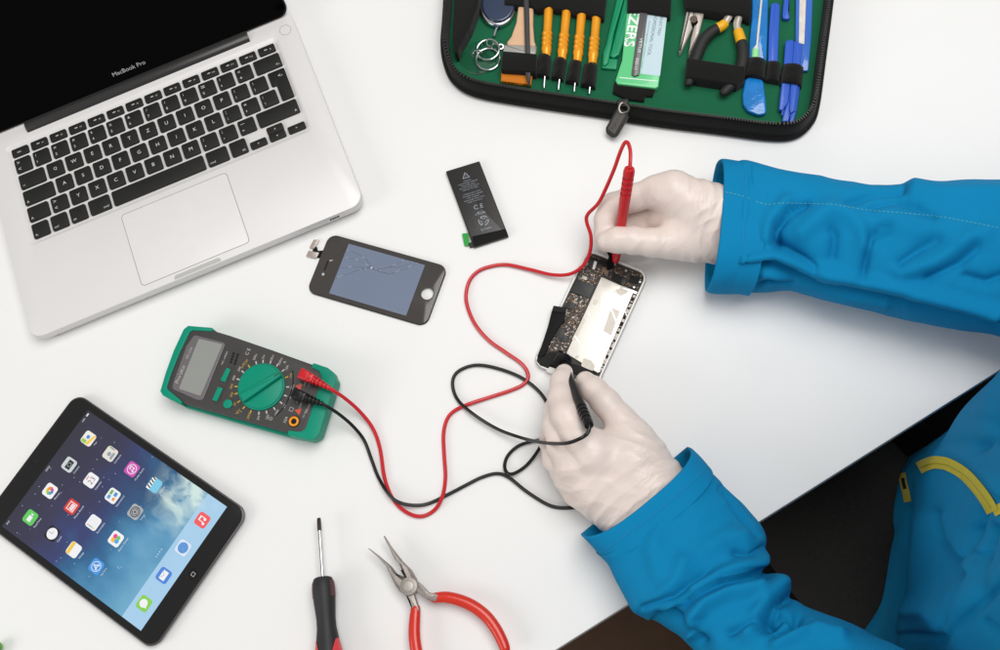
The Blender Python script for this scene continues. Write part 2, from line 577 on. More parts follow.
for (x, y, wd, h, t, k) in rows:
    kk = keycap(F.L(rr(x, y, x + wd, y + h, 1.6 if h > 10 else 1.4, 4)), 0)
    g = G(); z = 18.46
    if k == 'c' and t:
        g.text(t, F(x + wd / 2, y + h / 2, z), F.ex, F.ey, size=.0036 if h > 10 else .0016)
    elif k == 'n':
        g.text(t[0], F(x + 2.6, y + 4.2, z), F.ex, F.ey, size=.0027, align=0)
        g.text(t[1], F(x + 2.6, y + 11.2, z), F.ex, F.ey, size=.0027, align=0)
    elif k in ('bl', 'br') and t:
        g.text(t, F(x + (2.2 if k == 'bl' else wd - 2.2), y + 3.4, z), F.ex, F.ey, size=.0022, align=0 if k == 'bl' else 1)
    elif k in ('f', 'fs'):
        g.text(t, F(x + wd * (.72 if k == 'f' else .45), y + h * .45, z), F.ex, F.ey, size=.0015)
        if k == 'f':
            for q in range(3): g.box(F(x + wd * .38 + q * 1.1, y + h * .52, z), F.ex * .0004, F.ey * (.0004 + .0003 * (q % 2)), Z3 * .00001)
    if g.v: g.build('legend', m_leg, kk)
# ISO enter key, an L-shaped cap
xe, ye = X0 + 13.75 * P, Y0 + 2 * R5
Wr = X0 + 14.5 * P - GAP + .9
el = [(xe, ye), (Wr, ye), (Wr, ye + R5 + H), (xe - .25 * P, ye + R5 + H), (xe - .25 * P, ye + R5), (xe, ye + R5)]
kk = keycap(F.L(rloop(el, 1.4, 4)), 0)
G().text('<-', F(Wr - 3.4, ye + R5 + 9, 18.46), F.ex, F.ey, size=.0026, align=1).build('legend', m_leg, kk)
# lid
LA = math.radians(180 - 125)
lo_, ln_ = F.ey * math.cos(LA) + Z3 * math.sin(LA), -F.ey * math.sin(LA) + Z3 * math.cos(LA)
LO = F(0, 218.8, 18.6)
def LD(x, l, n): return LO + F.ex * (x / 1000) + lo_ * (l / 1000) + ln_ * (n / 1000)
def lidslab(loop, n0, n1, rt=0, rb=0):
    g = G(); g.slab([(p[0] / 1000, p[1] / 1000) for p in loop], n0 / 1000, n1 / 1000, rt / 1000, rb / 1000)
    g.v = [LD(v.x * 1000, v.y * 1000, v.z * 1000) for v in g.v]
    return g
lid = lidslab(rr(-W2, 0, W2, 224, 11), -6.2, 0, .6, 3).build('lid', m_alu, lap)
lidslab(rr(-W2 + .7, .7, W2 - .7, 223.3, 10.5), .01, .5, .4).build('gasket', m_gasket, lid)
lidslab(rr(-W2 + 2, 2.2, W2 - 2, 222, 9.5), .4, .75, .2).build('screen_glass', m_glass_k, lid)
G().text('MacBook Pro', LD(-1.5, 11.4, .8), F.ex, lo_, width=.0335, size=.0039).build('lettering', m_grey, lid)
hb = G()
hr = []
for xx in (-116, -115.4, 115.4, 116):
    k = .97 if abs(xx) == 116 else 1
    hr.append([F(xx, 215.2 + 7.2 * k * math.cos(t), 17 + 5.0 * k * math.sin(t)) for t in [2 * math.pi * q / 28 for q in range(28)]])
hb.loft(hr).build('hinge_bar', m_bar, lap)
# ================================================================== tablet
m_tab_al = mat('tablet_aluminium', s(92, 88, 90), .35, metal=.85)
m_tab_gl = mat('tablet_black_glass', s(22, 21, 21), .12, spec=.45, coat=.2)
m_btn = mat('tablet_button', s(14, 14, 14), .2, spec=.5)
T = Fr(-375.5, 384.16, -.92094)
tab = thing('tablet', 'black tablet showing a lit home screen of coloured app icons', 'tablet', T(100, -67))
RB = lambda d: rr(d, -134.7 + d, 200 - d, -d, 11)
g = G()
g.loft([lift(T, RB(6), .5), lift(T, RB(2.2), 1.4), lift(T, RB(.4), 3.4), lift(T, RB(0), 5), lift(T, RB(0), 6.1), lift(T, RB(.35), 6.75), lift(T, RB(.9), 6.95)])
g.build('body', m_tab_al, tab, smooth=28)
G().slab(T.L(RB(1.15)), .0068, .00715, rt=.0002).build('front_glass', m_tab_gl, tab)
# the lit screen
ms = bpy.data.materials.new('lit_screen'); ms.use_nodes = True
nt = ms.node_tree; bs = nt.nodes['Principled BSDF']
bs.inputs['Base Color'].default_value = (.01, .01, .01, 1); bs.inputs['Roughness'].default_value = .12
bs.inputs['Emission Strength'].default_value = 1
uvn = nt.nodes.new('ShaderNodeUVMap')
def N(t, **k):
    n = nt.nodes.new(t)
    for a, v_ in k.items(): setattr(n, a, v_)
    return n
def math_(op, a, b_=None, c_=None):
    n = N('ShaderNodeMath', operation=op)
    for i, v_ in enumerate((a, b_, c_)):
        if v_ is None: continue
        if isinstance(v_, (int, float)): n.inputs[i].default_value = v_
        else: nt.links.new(v_, n.inputs[i])
    return n.outputs[0]
def mixc(f, a, b_):
    n = N('ShaderNodeMix', data_type='RGBA')
    for i, v_ in ((0, f), (6, a), (7, b_)):
        if isinstance(v_, (int, float, tuple)): n.inputs[i].default_value = v_
        else: nt.links.new(v_, n.inputs[i])
    return n.outputs[2]
sep = N('ShaderNodeSeparateXYZ'); nt.links.new(uvn.outputs[0], sep.inputs[0])
u_, v_ = sep.outputs[0], sep.outputs[1]
def nz(sc, det=5, dist=0.):
    n = N('ShaderNodeTexNoise'); n.inputs['Scale'].default_value = sc; n.inputs['Detail'].default_value = det
    n.inputs['Distortion'].default_value = dist
    nt.links.new(uvn.outputs[0], n.inputs['Vector']); return n.outputs['Fac']
t_ = math_('ADD', u_, math_('MULTIPLY', math_('SUBTRACT', nz(3.2), .5), .55))
t_ = math_('ADD', t_, math_('MULTIPLY', math_('SUBTRACT', v_, .5), -.12))
ramp = N('ShaderNodeValToRGB'); nt.links.new(t_, ramp.inputs[0])
els = ramp.color_ramp.elements
stops = [(0, (47, 46, 62)), (.22, (52, 50, 78)), (.42, (50, 62, 112)), (.56, (40, 98, 142)), (.72, (78, 142, 182)), (.9, (110, 168, 200))]
els[0].position = 0; els[0].color = s(*stops[0][1]); els[1].position = .9; els[1].color = s(*stops[-1][1])
for p_, c_ in stops[1:-1]:
    e = els.new(p_); e.color = s(*c_)
colr = ramp.outputs[0]
# pale cloud near the lower right of the wallpaper
dx = math_('SUBTRACT', u_, .76); dy = math_('SUBTRACT', v_, .98)
dd = math_('SQRT', math_('ADD', math_('MULTIPLY', dx, math_('MULTIPLY', dx, 7.0)), math_('MULTIPLY', dy, math_('MULTIPLY', dy, 1.9))))
mk = math_('SUBTRACT', 1.2, math_('MULTIPLY', dd, 2.0))
mk = math_('MULTIPLY', math_('MAXIMUM', mk, 0.0), math_('MAXIMUM', math_('MULTIPLY', math_('SUBTRACT', nz(7, 9, .9), .36), 4.6), 0.0))
cl = N('ShaderNodeClamp'); nt.links.new(mk, cl.inputs[0])
colr = mixc(cl.outputs[0], colr, s(206, 228, 224))
dx2 = math_('SUBTRACT', u_, .47); dy2 = math_('SUBTRACT', v_, .80)
d2 = math_('SQRT', math_('ADD', math_('MULTIPLY', dx2, math_('MULTIPLY', dx2, 3.0)), math_('MULTIPLY', dy2, dy2)))
mk2 = math_('MULTIPLY', math_('SUBTRACT', .5, d2), .9)
cl2 = N('ShaderNodeClamp'); nt.links.new(mk2, cl2.inputs[0])
colr = mixc(cl2.outputs[0], colr, s(44, 50, 78))
vor = N('ShaderNodeTexVoronoi'); vor.inputs['Scale'].default_value = 30
nt.links.new(uvn.outputs[0], vor.inputs['Vector'])
st = math_('LESS_THAN', vor.outputs['Distance'], .09)
st = math_('MULTIPLY', st, math_('MULTIPLY', math_('LESS_THAN', u_, .72), math_('GREATER_THAN', nz(14, 1), .5)))
colr = mixc(math_('MULTIPLY', st, .7), colr, s(200, 215, 240))
dk = math_('GREATER_THAN', u_, .868)
colr = mixc(math_('MULTIPLY', dk, .8), colr, s(176, 212, 240))
nt.links.new(colr, bs.inputs['Emission Color'])
SX0, SX1, SY0, SY1 = 20, 181, -127.6, -7
def uvT(p):
    d = Vector((p[0] - T.x, p[1] - T.y))
    lx = (T.c * d.x + T.s * d.y) * 1000; ly = (-T.s * d.x + T.c * d.y) * 1000
    return ((lx - SX0) / (SX1 - SX0), (ly - SY0) / (SY1 - SY0))
scr = G().sheet(T.L([(SX0, SY0), (SX1, SY0), (SX1, SY1), (SX0, SY1)]), .00721).build('screen', ms, tab, uv=uvT)
_em = {}
def emi(c):
    if c not in _em:
        _em[c] = mat('screen_pixel', (.01, .01, .01, 1), .12, emit=s(*c))
    return _em[c]
TZ = .00726
def ico(x, y, col, r=2.4, sz=11.6, z=TZ, nm='app_icon', par=None):
    return G().sheet(T.L(rr(x - sz / 2, y - sz / 2, x + sz / 2, y + sz / 2, r, 5)), z).build(nm, emi(col), par or scr)
def gl(x, y, pts, col, dz=1):   # pts: device coordinates, right = +y, up = -x, in mm
    return G().sheet([T(x - p[1], y + p[0]) for p in pts], TZ + .00003 * dz).v, col
class Glyph:
    def __init__(self, icon, x, y): self.i, self.x, self.y, self.k = icon, x, y, {}
    def p(self, pts, col, dz=1):
        g = self.k.setdefault((col, dz), G())
        g.sheet([T(self.x - q[1], self.y + q[0]) for q in pts], TZ + .00003 * dz)
        return self
    def c(self, cx, cy, r, col, dz=1): return self.p(circ(cx, cy, r, 20), col, dz)
    def ring(self, cx, cy, r, wd, col, dz=1):
        return self.c(cx, cy, r, col, dz).c(cx, cy, r - wd, self.bg, dz + 1)
    def done(self):
        for (col, dz), g in self.k.items(): g.build('glyph', emi(col), self.i)
WH = (240, 240, 242)
def label(x, y, st):
    G().text(st, T(x + 8.6, y, 7.3), T.ey, -T.ex, size=.0017).build('icon_label', emi((215, 220, 230)), scr)
def R_(x0, y0, x1, y1): return [(x0, y0), (x1, y0), (x1, y1), (x0, y1)]
def app(x, y, col, lab=None):
    o = ico(x, y, col)
    if lab: label(x, y, lab)
    gph = Glyph(o, x, y); gph.bg = col
    return gph
RW = (37, 63, 88.5, 114.5); CY = (-108, -80.8, -53.8, -26.5); DX = 169.5
a = app(RW[0], CY[0], (96, 200, 92), 'FaceTime'); a.p(R_(-3.6, -2, 1.4, 2), WH).p([(1.8, 0), (3.6, 1.8), (3.6, -1.8)], WH).done()
a = app(RW[0], CY[1], WH, 'Photos')
for k, cc_ in enumerate(((240, 180, 40), (240, 140, 50), (230, 80, 60), (190, 90, 170), (90, 110, 200), (80, 160, 200), (90, 180, 90), (180, 200, 60))):
    an = math.pi / 2 - k * math.pi / 4
    a.c(2.2 * math.cos(an), 2.2 * math.sin(an), 1.5, cc_, 1 + k % 2)
a.done()
a = app(RW[0], CY[2], (205, 212, 214), 'Camera'); a.p(R_(-4, -2.8, 4, 2.4), (40, 42, 44)).c(0, -.2, 2.1, (140, 145, 145), 2).c(0, -.2, 1.4, (30, 32, 34), 3).done()
a = app(RW[0], CY[3], (238, 236, 225), 'Maps'); a.p(R_(-5.2, 0, -2, 4.8), (150, 200, 90)).p([(-5, -3), (5, -5), (5, -3), (-5, 0)], (245, 205, 70)).c(1, 1, 1.8, (90, 140, 215), 2).done()
a = app(RW[1], CY[0], (20, 20, 20), 'Clock'); a.c(0, 0, 5, WH).p(R_(-.15, 0, .15, 3.6), (30, 30, 30), 2).p(R_(0, -.15, 2.6, .15), (30, 30, 30), 2).done()
a = app(RW[1], CY[1], (214, 58, 52), 'Photo Booth'); a.p(R_(-3.8, -3.8, 3.8, 3.8), (245, 235, 235)).p(R_(-3.1, -3.1, 3.1, 3.1), (205, 60, 54), 2)
for xx in (-1.8, 0, 1.8): a.c(xx, .8, .8, (245, 235, 235), 3).p(R_(xx - .8, -2.6, xx + .8, 0), (245, 235, 235), 3)
a.done()
a = app(RW[1], CY[2], WH, 'Calendar')
a.k[((150, 120, 120), 1)] = G().text('23', T(RW[1] + .6, CY[2], TZ * 1000 + .03), T.ey, -T.ex, size=.005)
a.p(R_(-2, 3.6, 2, 4.4), (220, 80, 80)).done()
a = app(RW[1], CY[3], (226, 222, 212), 'Contacts'); a.c(-.6, .8, 1.9, (150, 158, 165)).p([(-4, -4), (2.8, -4), (2.2, -1.6), (-3.4, -1.6)], (150, 158, 165))
for k, cc_ in enumerate(((110, 190, 90), (80, 150, 210), (240, 150, 50))): a.p(R_(4, 1.2 - k * 2 + 1, 5.3, 3 - k * 2 + 1), cc_)
a.done()
a = app(RW[2], CY[0], WH, 'Notes'); a.p(R_(-5.4, 2.2, 5.4, 5), (246, 200, 60)).p(R_(-5.4, 1.9, 5.4, 2.2), (190, 170, 120), 2).done()
a = app(RW[2], CY[1], WH, 'Reminders')
for k, cc_ in enumerate(((240, 120, 60), (90, 150, 220), (120, 190, 90), (240, 190, 60))): a.c(-3.8, 3.2 - 2.1 * k, .7, cc_).p(R_(-2.4, 3.1 - 2.1 * k, 4.4, 3.3 - 2.1 * k), (205, 205, 208))
a.done()
a = app(RW[2], CY[2], WH, 'Newsstand')
for (x_, y_, w_, h_, cc_) in ((-4, 1, 3.4, 3, (90, 160, 215)), (0, 1.6, 4, 2.6, (110, 180, 80)), (-3.4, -3.6, 2.8, 2.6, (240, 150, 60)), (.4, -3.2, 3.6, 3.2, (80, 150, 205))): a.p(R_(x_, y_, x_ + w_, y_ + h_), cc_)
a.done()
a = app(RW[2], CY[3], (206, 84, 178), 'iTunes Store'); a.ring(0, 0, 4.4, .6, WH).p(R_(-.9, -1.8, -.4, 2.2), WH, 3).p(R_(1.6, -1.2, 2.1, 2.6), WH, 3).p(R_(-.9, 1.6, 2.1, 2.6), WH, 3).c(-1.3, -1.8, .9, WH, 3).c(1.2, -1.2, .9, WH, 3).done()
a = app(RW[3], CY[0], (70, 150, 225), 'App Store'); a.ring(0, 0, 4.4, .5, WH).p([(-2.6, -2.4), (-1.9, -2.6), (.6, 2.8), (-.1, 3)], WH, 3).p([(2.6, -2.4), (1.9, -2.6), (-.6, 2.8), (.1, 3)], WH, 3).p(R_(-3, -1.2, 3, -.5), WH, 3).done()
a = app(RW[3], CY[1], WH, 'Game Center'); a.c(-1.6, 1.4, 2.3, (245, 190, 60)).c(1.6, 1.8, 2, (230, 70, 150), 2).c(-1.2, -1.8, 2.1, (80, 170, 230), 3).c(1.8, -1.6, 1.8, (110, 200, 90), 4).done()
a = app(RW[3], CY[2], (170, 172, 176), 'Settings'); a.ring(0, 0, 4.6, .9, (70, 72, 76)).ring(0, 0, 2.9, .6, (70, 72, 76), 3).c(0, 0, 1, (70, 72, 76), 5)
for k in range(3): a.p([(math.cos(q) * rr_, math.sin(q) * rr_) for q, rr_ in ((k * 2.094 + .08, .8), (k * 2.094 - .08, .8), (k * 2.094 - .06, 4), (k * 2.094 + .06, 4))], (70, 72, 76), 6)
a.done()
a = app(RW[3], CY[3], (122, 200, 228), 'Videos'); a.p(R_(-5.6, 1.8, 5.6, 5.4), (245, 245, 245))
for k in range(4): a.p([(-4.6 + k * 2.7, 1.8), (-3.4 + k * 2.7, 1.8), (-2.3 + k * 2.7, 5.4), (-3.5 + k * 2.7, 5.4)], (30, 32, 34), 2)
a.done()
a = app(DX, CY[0] - 1, (136, 206, 84)); a.c(0, .5, 3.6, WH).p([(-2.6, -1.4), (-2.4, -4), (0, -2.6)], WH).done()
a = app(DX, CY[1] - 1, (76, 132, 214)); a.p(R_(-4, -2.7, 4, 2.7), WH).p([(-4, 2.7), (0, -.4), (4, 2.7), (3.4, 2.7), (0, .2), (-3.4, 2.7)], (150, 175, 215), 2).done()
a = app(DX, CY[2] - 1, (222, 230, 240)); a.c(0, 0, 4.7, (92, 150, 214)).p([(-.8, -.8), (.8, .8), (2.8, 3)], (225, 70, 60), 2).p([(-.8, -.8), (.8, .8), (-2.8, -3)], WH, 2).done()
a = app(DX, CY[3] - 1, (240, 92, 96)); a.p(R_(-1.6, -2.4, -.9, 3), WH).p(R_(2.1, -1.6, 2.8, 3.4), WH).p(R_(-1.6, 2.2, 2.8, 3.6), WH).c(-2.2, -2.4, 1.2, WH).c(1.6, -1.7, 1.2, WH).done()
g = G()
for k in range(4): 
    q = T(154.3, -70 - k * 2.4 + 4); g.sheet(circ(q.x, q.y, .0005, 10), TZ)
g.text('23:54', T(22.4, -67, 7.28), T.ey, -T.ex, size=.0017)
g.text('iPad', T(22.6, -124, 7.28), T.ey, -T.ex, size=.0015, align=0)
g.slab(T.L(R_(21.8, -12, 23.2, -9)), TZ, TZ + .00002)
g.text('100%', T(22.5, -16, 7.28), T.ey, -T.ex, size=.0014)
g.build('status_text', emi((225, 228, 235)), scr)
hbp = T(190.6, -67.3)
g = G(); g.loft([[Vector((p.x, p.y, z)) for p in circ(hbp.x, hbp.y, r, 40)] for r, z in ((.0052, .00715), (.0052, .00724), (.0047, .00716), (.003, .00708 + .0001), (.001, .0071 + .0001))], False, True)
hbo = g.build('home_button', m_btn, tab)
g = G(); q = rr(190.6 - 1.7, -67.3 - 1.7, 190.6 + 1.7, -67.3 + 1.7, .5); qi = rr(190.6 - 1.3, -67.3 - 1.3, 190.6 + 1.3, -67.3 + 1.3, .35)
g.loft([lift(T, q, 7.3), lift(T, qi, 7.3)], False, False).build('home_symbol', m_grey, hbo)
cq = T(9.5, -67.3); G().sheet(circ(cq.x, cq.y, .0016, 20), .00719).build('front_camera', mat('lens', s(30, 30, 46), .08), tab)
# ================================================================== multimeter
m_mdark = mat('meter_dark_plastic', s(60, 58, 57), .5, bump=.12, bscale=1500)
m_green = mat('meter_green_rubber', s(0, 138, 111), .42, spec=.3, bump=.06, bscale=1200)
m_lcdg = mat('meter_display', s(142, 144, 140), .25, spec=.5)
m_lens = mat('meter_window_plastic', s(106, 101, 104), .25, spec=.5)
m_wprint = mat('white_print', s(184, 180, 175), .6)
m_yprint = mat('yellow_print', s(186, 154, 60), .6)
m_rprint = mat('red_print', s(206, 76, 60), .6)
m_black = mat('black_plastic', s(30, 30, 30), .4, bump=.05)
m_orange = mat('orange_plastic', s(232, 150, 30), .4)
m_hole = mat('dark_socket', s(8, 8, 8), .8)
MZ = .022
mm = thing('multimeter', 'dark grey digital multimeter with green rubber ends and green dial', 'multimeter', U(250, 383, 0))
def ul(pts, z, r=0, n=5):
    q = [U(p[0], p[1], z) for p in pts]
    return rloop(q, r, n) if r else q
body = [(188.5, 327), (212, 329), (230, 334.5), (272, 349), (314, 363.8), (329, 369), (335, 379), (317.5, 435), (310, 439), (288, 434.8), (235, 420), (181.5, 404.3), (161.5, 392.5), (167, 372), (176, 350)]
bl = rloop(ul(body, MZ), .005)
G().slab([p + (p - U(250, 383, MZ).xy) * .012 for p in bl], 0.0005, .0125, rt=.001, rb=.006).build('lower_case', m_green, mm)
face = [(191, 329), (213, 330.5), (230, 335.6), (272, 350), (316, 365.8), (323, 372), (322.6, 380), (305.5, 431), (300, 434), (288, 432), (235, 417.5), (182, 402.5), (165.5, 389), (170, 373), (178.5, 352)]
fl = rloop(ul(face, MZ), .004)
G().slab(fl, .012, MZ, rt=.0012).build('face_plate', m_mdark, mm)
def bump(outer, inner):
    g = G()
    lp = rloop(ul(outer + inner[::-1], MZ), .0012, 3)
    g.slab(lp, .0118, MZ + .0011, rt=.0006, n=3)
    g.build('rubber_end', m_green, mm)
bump([(213, 328), (188.5, 326), (184, 329.5), (174, 351), (166, 373), (160.6, 391.5), (163, 395.5), (181.5, 405)], [(212.4, 331.6), (193, 330.6), (190, 332.5), (180.5, 352), (172, 373), (167.2, 387.5), (168.5, 390), (182.2, 401.5)])
bump([(313.2, 363), (328, 368), (334.3, 373), (336, 380.5), (319.5, 434), (315, 439.4), (308, 440), (287.6, 435.2)], [(312, 367.8), (319.5, 371.6), (321.8, 377), (321.3, 382), (306, 428.5), (302, 431.5), (297, 431.8), (288.8, 430.4)])
m1, n1 = sdirs((176.5, 379), (190.5, 347), MZ)       # reading direction of the lettering on the case
G().slab(rloop(ul([(194.5, 335), (226, 343), (203, 400.5), (197, 400), (172.5, 388.8), (173, 384), (186.5, 346.5)], MZ), .0026), MZ - .001, MZ + .0007, rt=.0005).build('window', m_lens, mm)
G().slab(rloop(ul([(199.2, 339), (223, 344.5), (200.8, 396.2), (179.2, 389)], MZ), .0014), MZ, MZ + .00085).build('display', m_lcdg, mm)
g = G()
g.text("Pro'sKit", U(180.2, 374.2, MZ + .0009), m1, n1, width=.0165, size=.0032)
g.text('MT-1210', U(189.2, 353, MZ + .0009), m1, n1, width=.0105, size=.0022)
g.build('lettering', m_wprint, mm)
G().text('Pro', U(180.2, 374.2, 0), m1, n1, size=.001)
rc = G()
o_ = rloop(ul([(233.8, 346.6), (242, 348.8), (218, 404.5), (211, 401.2)], MZ), .0016)
rc.slab(o_, MZ - .001, MZ + .00018)
rcp = rc.build('button_panel', mat('panel_dark', s(56, 53, 51), .55), mm)
so = G()
for i in range(2):
    for j in range(4):
        p = U(232 + i * 4.0 + (3 - j) * .9 - 1, 358.5 + i * 1.3 - (1.5 - j) * 2.9 - .6, MZ)
        so.slab([p.xy + (m1 * a + n1 * b_).xy * .00105 for a, b_ in ((-1, -1), (1, -1), (1, 1), (-1, 1))], MZ, MZ + .0003)
so.build('transistor_socket', m_hole, mm)
for q in ([(226.9, 368), (231.3, 369.4), (225.6, 382.6), (220.8, 380.9)], [(218.3, 387), (223.5, 388.5), (217.4, 402), (212.6, 400.3)]):
    G().slab(rloop(ul(q, MZ), .0008), MZ, MZ + .0016, rt=.0005).build('push_button', m_green, mm)
p = U(228.2, 404.2, MZ); G().slab(circ(p.x, p.y, .0041, 28), MZ, MZ + .0015, rt=.0006).build('round_button', m_green, mm)
dc = U(261.8, 387.2, MZ)
dial = G()
dial.slab(circ(dc.x, dc.y, .0208, 64), MZ - .001, MZ + .0022, rt=.0007)
dial.loft([[Vector((q.x, q.y, z)) for q in circ(dc.x, dc.y, r, 64)] for r, z in ((.0196, MZ + .0022), (.0192, MZ + .0030), (.0186, MZ + .0033))], False, True)
dial = dial.build('dial', m_green, mm)
ka, kb = U(243.5, 398.6, MZ + .003), U(280.5, 375.2, MZ + .003)
ke = (kb - ka).normalized(); kn = Vector((-ke.y, ke.x, 0))
kc = (ka + kb) / 2
G().slab(rloop([(kc + ke * a + kn * b_).xy for a, b_ in ((-.0195, -.0045), (.0195, -.0028), (.0195, .0028), (-.0195, .0045))], .001), MZ + .003, MZ + .0085, rt=.0012).build('grip_bar', m_green, dial)
q = kc + ke * .0165
G().slab([(q + ke * a + kn * b_).xy for a, b_ in ((-.0025, -.0004), (.0025, -.0004), (.0025, .0004), (-.0025, .0004))], MZ + .0084, MZ + .00862).build('pointer_mark', m_black, dial)
gw, gy = G(), G()
marks = [(255, 357.5, '200u', 0), (263.2, 359, '2m', 0), (271.5, 359.3, '20m', 0), (279.5, 362.2, '200m', 0), (285, 369, '10A', 0), (289, 376.2, 'hFE', 1), (288.6, 387, '200', 0), (286.2, 396, '2k', 0), (281.6, 403.2, '20k', 0), (275, 409.8, '200k', 0), (267, 414.6, '20k', 0), (258.6, 416, '2M', 0), (249.4, 414.6, '20M', 1), (242.6, 409, '2', 1), (237.2, 402.6, '20', 1), (233.2, 394.4, '200', 1), (232, 386.4, '600', 1), (235.5, 378.4, '600', 0), (240.8, 370.2, '200', 0), (246.5, 362.2, '1.5V', 1)]
for (px, py, t, c) in marks:
    g = gy if c else gw
    P_ = U(px, py, MZ + .00012)
    d = (P_ - dc); d.z = 0; L_ = d.length; d.normalize()
    t_e = Vector((-d.y, d.x, 0))
    a = dc + d * .0216; b2 = dc + d * .0244
    g.slab([(a + t_e * .0006).xy, (a - t_e * .0006).xy, (b2 - t_e * .0006).xy, (b2 + t_e * .0006).xy], MZ, MZ + .00014)
    rd = d if d.dot(m1) > 0 else -d
    g.text(t, dc + d * max(.0272, L_ + .0004) + Vector((0, 0, .00013)), m1, n1, size=.0021)
g = gw
g.text('C E', U(247.8, 351.6, MZ + .00012), m1, n1, size=.003)
g.text('NC ±400A', U(224.6, 357.8, MZ + .00012), m1, n1, width=.0125, size=.0016)
g.text('10A', U(285.6, 419.6, MZ + .00012), m1, n1, size=.0026)
for k, (px, py, t) in enumerate(((306, 381, '500V MAX'), (309.5, 383.5, 'CAT III'), (300.5, 405.5, 'FUSED'), (304.8, 413.4, '10A MAX'), (308, 408.5, 'UNFUSED'), (297.5, 400.5, 'COM'), (299.6, 384.8, 'mA'))):
    g.text(t, U(px, py, MZ + .00012), m1, n1, size=.0014)
gy.text('V~', U(238, 411.4, MZ + .00012), m1, n1, size=.003)
gy.text('mA~', U(243.2, 364.6, MZ + .00012), m1, n1, size=.0022)
g.text('A', U(284.6, 362.2, MZ + .00012), m1, n1, size=.0024)
g.text('Ω', U(270.6, 418.6, MZ + .00012), m1, n1, size=.003)
bx = U(291.3, 409.4, MZ + .00012)
for a in (-1, 1):
    g.slab([(bx + m1 * u1 * .0017 + n1 * w1 * .0017).xy for u1, w1 in ((-1, a), (1, a), (1, a * .8), (-1, a * .8))], MZ, MZ + .00013)
    g.slab([(bx + m1 * w1 * .0017 + n1 * u1 * .0017).xy for u1, w1 in ((-1, a), (1, a), (1, a * .8), (-1, a * .8))], MZ, MZ + .00014)
gw.build('white_markings', m_wprint, mm); gy.build('yellow_markings', m_yprint, mm)
arc = cr([U(a, b_, MZ + .0001) for a, b_ in ((292.6, 370.5), (293.2, 380), (291.6, 390), (287, 402), (281, 410.5), (275.5, 416))], 6)
G().tube(arc, .00055, 6, flat=.3).build('dial_arc', m_hole, mm)
tri = G()
for (px, py) in ((298.5, 386.6), (297.7, 411)):
    p = U(px, py, MZ)
    tri.slab([(p + m1 * a * .0033 + n1 * b_ * .0033).xy for a, b_ in ((-.9, -.8), (.9, -.8), (0, .9))], MZ, MZ + .00014)
tri.build('warning_triangle', m_rprint, mm)
jk = U(294.1, 421.6, MZ)
j = G(); j.slab(circ(jk.x, jk.y, .0052, 28), MZ, MZ + .0003); j = j.build('input_jack', m_hole, mm)
G().torus(jk + Vector((0, 0, .0007)), Vector((1, 0, 0)), Vector((0, 1, 0)), .0034, .0011, 32, 8).build('jack_ring', m_orange, j)
sp = G()
p_ = U(266, 401, MZ + .0035)
# ================================================================== broken phone screen
LF = Fr(-102.47, 427.81, -.67124)
m_pglass = mat('smoky_bezel_glass', s(66, 62, 60), .16, spec=.5)
m_pframe = mat('black_panel_frame', s(20, 20, 20), .4)
m_lcd = mat('blue_grey_unlit_display', s(114, 125, 146), .14, spec=.5, var=.06, vscale=14)
m_crack = mat('crack_line', s(66, 72, 88), .4)
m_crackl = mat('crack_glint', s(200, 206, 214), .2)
m_flex = mat('black_flex_film', s(16, 16, 16), .65, spec=.2)
m_met = mat('connector_metal', s(190, 178, 170), .35, metal=.7, bump=.2, bscale=1200)
pn = thing('phone_screen', 'loose black phone front panel with cracked blue grey display', 'phone screen', LF(37, -25))
n_ = 8
outl = rr(-21.2, -54.3, 95.4, 4.8, 8.5, n_)
cnt = len(outl)
hx, hy = 86.2, -24.9
def ringcirc(r, z):
    out = []
    for p in outl:
        a = math.atan2(p[1] - hy, p[0] - hx)
        out.append(LF(hx + r * math.cos(a), hy + r * math.sin(a), z))
    return out
def insl(d): return [(p[0], p[1]) for p in inset(ccw(outl), d)]
outl = ccw(outl)
# fill the long way round with extra points so that the ring to the hole stays clean
def dens(l):
    o = []
    for i in range(len(l)):
        a, b_ = Vector(l[i]), Vector(l[(i + 1) % len(l)])
        k = max(1, int((b_ - a).length / 6))
        for t in range(k): o.append(a.lerp(b_, t / k))
    return o
outl = dens(outl)
def il(d, z): return [LF(p[0], p[1], z) for p in (inset(outl, d) if d else outl)]
g = G(); g.loft([ringcirc(5.9, .3), il(.6, .3), il(0, .6), il(0, 2.0)], False, False).build('frame', m_pframe, pn)
g = G(); g.loft([ringcirc(5.9, .3), ringcirc(5.6, 2.95)], False, False)
g.loft([il(.35, 2.0), il(.35, 2.7), il(.75, 2.95), ringcirc(5.6, 2.95)], False, False).build('front_glass', m_pglass, pn)
dsp = G().slab(LF.L([(0, 0), (74.9, 0), (74.9, -49.9), (0, -49.9)]), .0029, .00301).build('display', m_lcd, pn)
ck = G(); ckl = G(); ckr = random.Random(5)
def crk(pts, w=.32):
    pp_ = [Vector((a, b_, 0)) for a, b_ in pts]
    pp_ = cr(pp_, 3)
    Pp = [LF(p.x + (ckr.uniform(-.35, .35) if 0 < i < len(pp_) - 1 else 0), p.y + (ckr.uniform(-.35, .35) if 0 < i < len(pp_) - 1 else 0), 3.03) for i, p in enumerate(pp_)]
    ck.tube(Pp, [w / 2000 * .8, w / 2000 * .6, w / 2000 * .4], 5, flat=.1)
    for i in range(1, len(Pp) - 2, 3):
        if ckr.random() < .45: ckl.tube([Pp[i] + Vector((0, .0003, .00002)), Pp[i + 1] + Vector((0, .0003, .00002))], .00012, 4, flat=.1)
X = (28.7, -16.1)
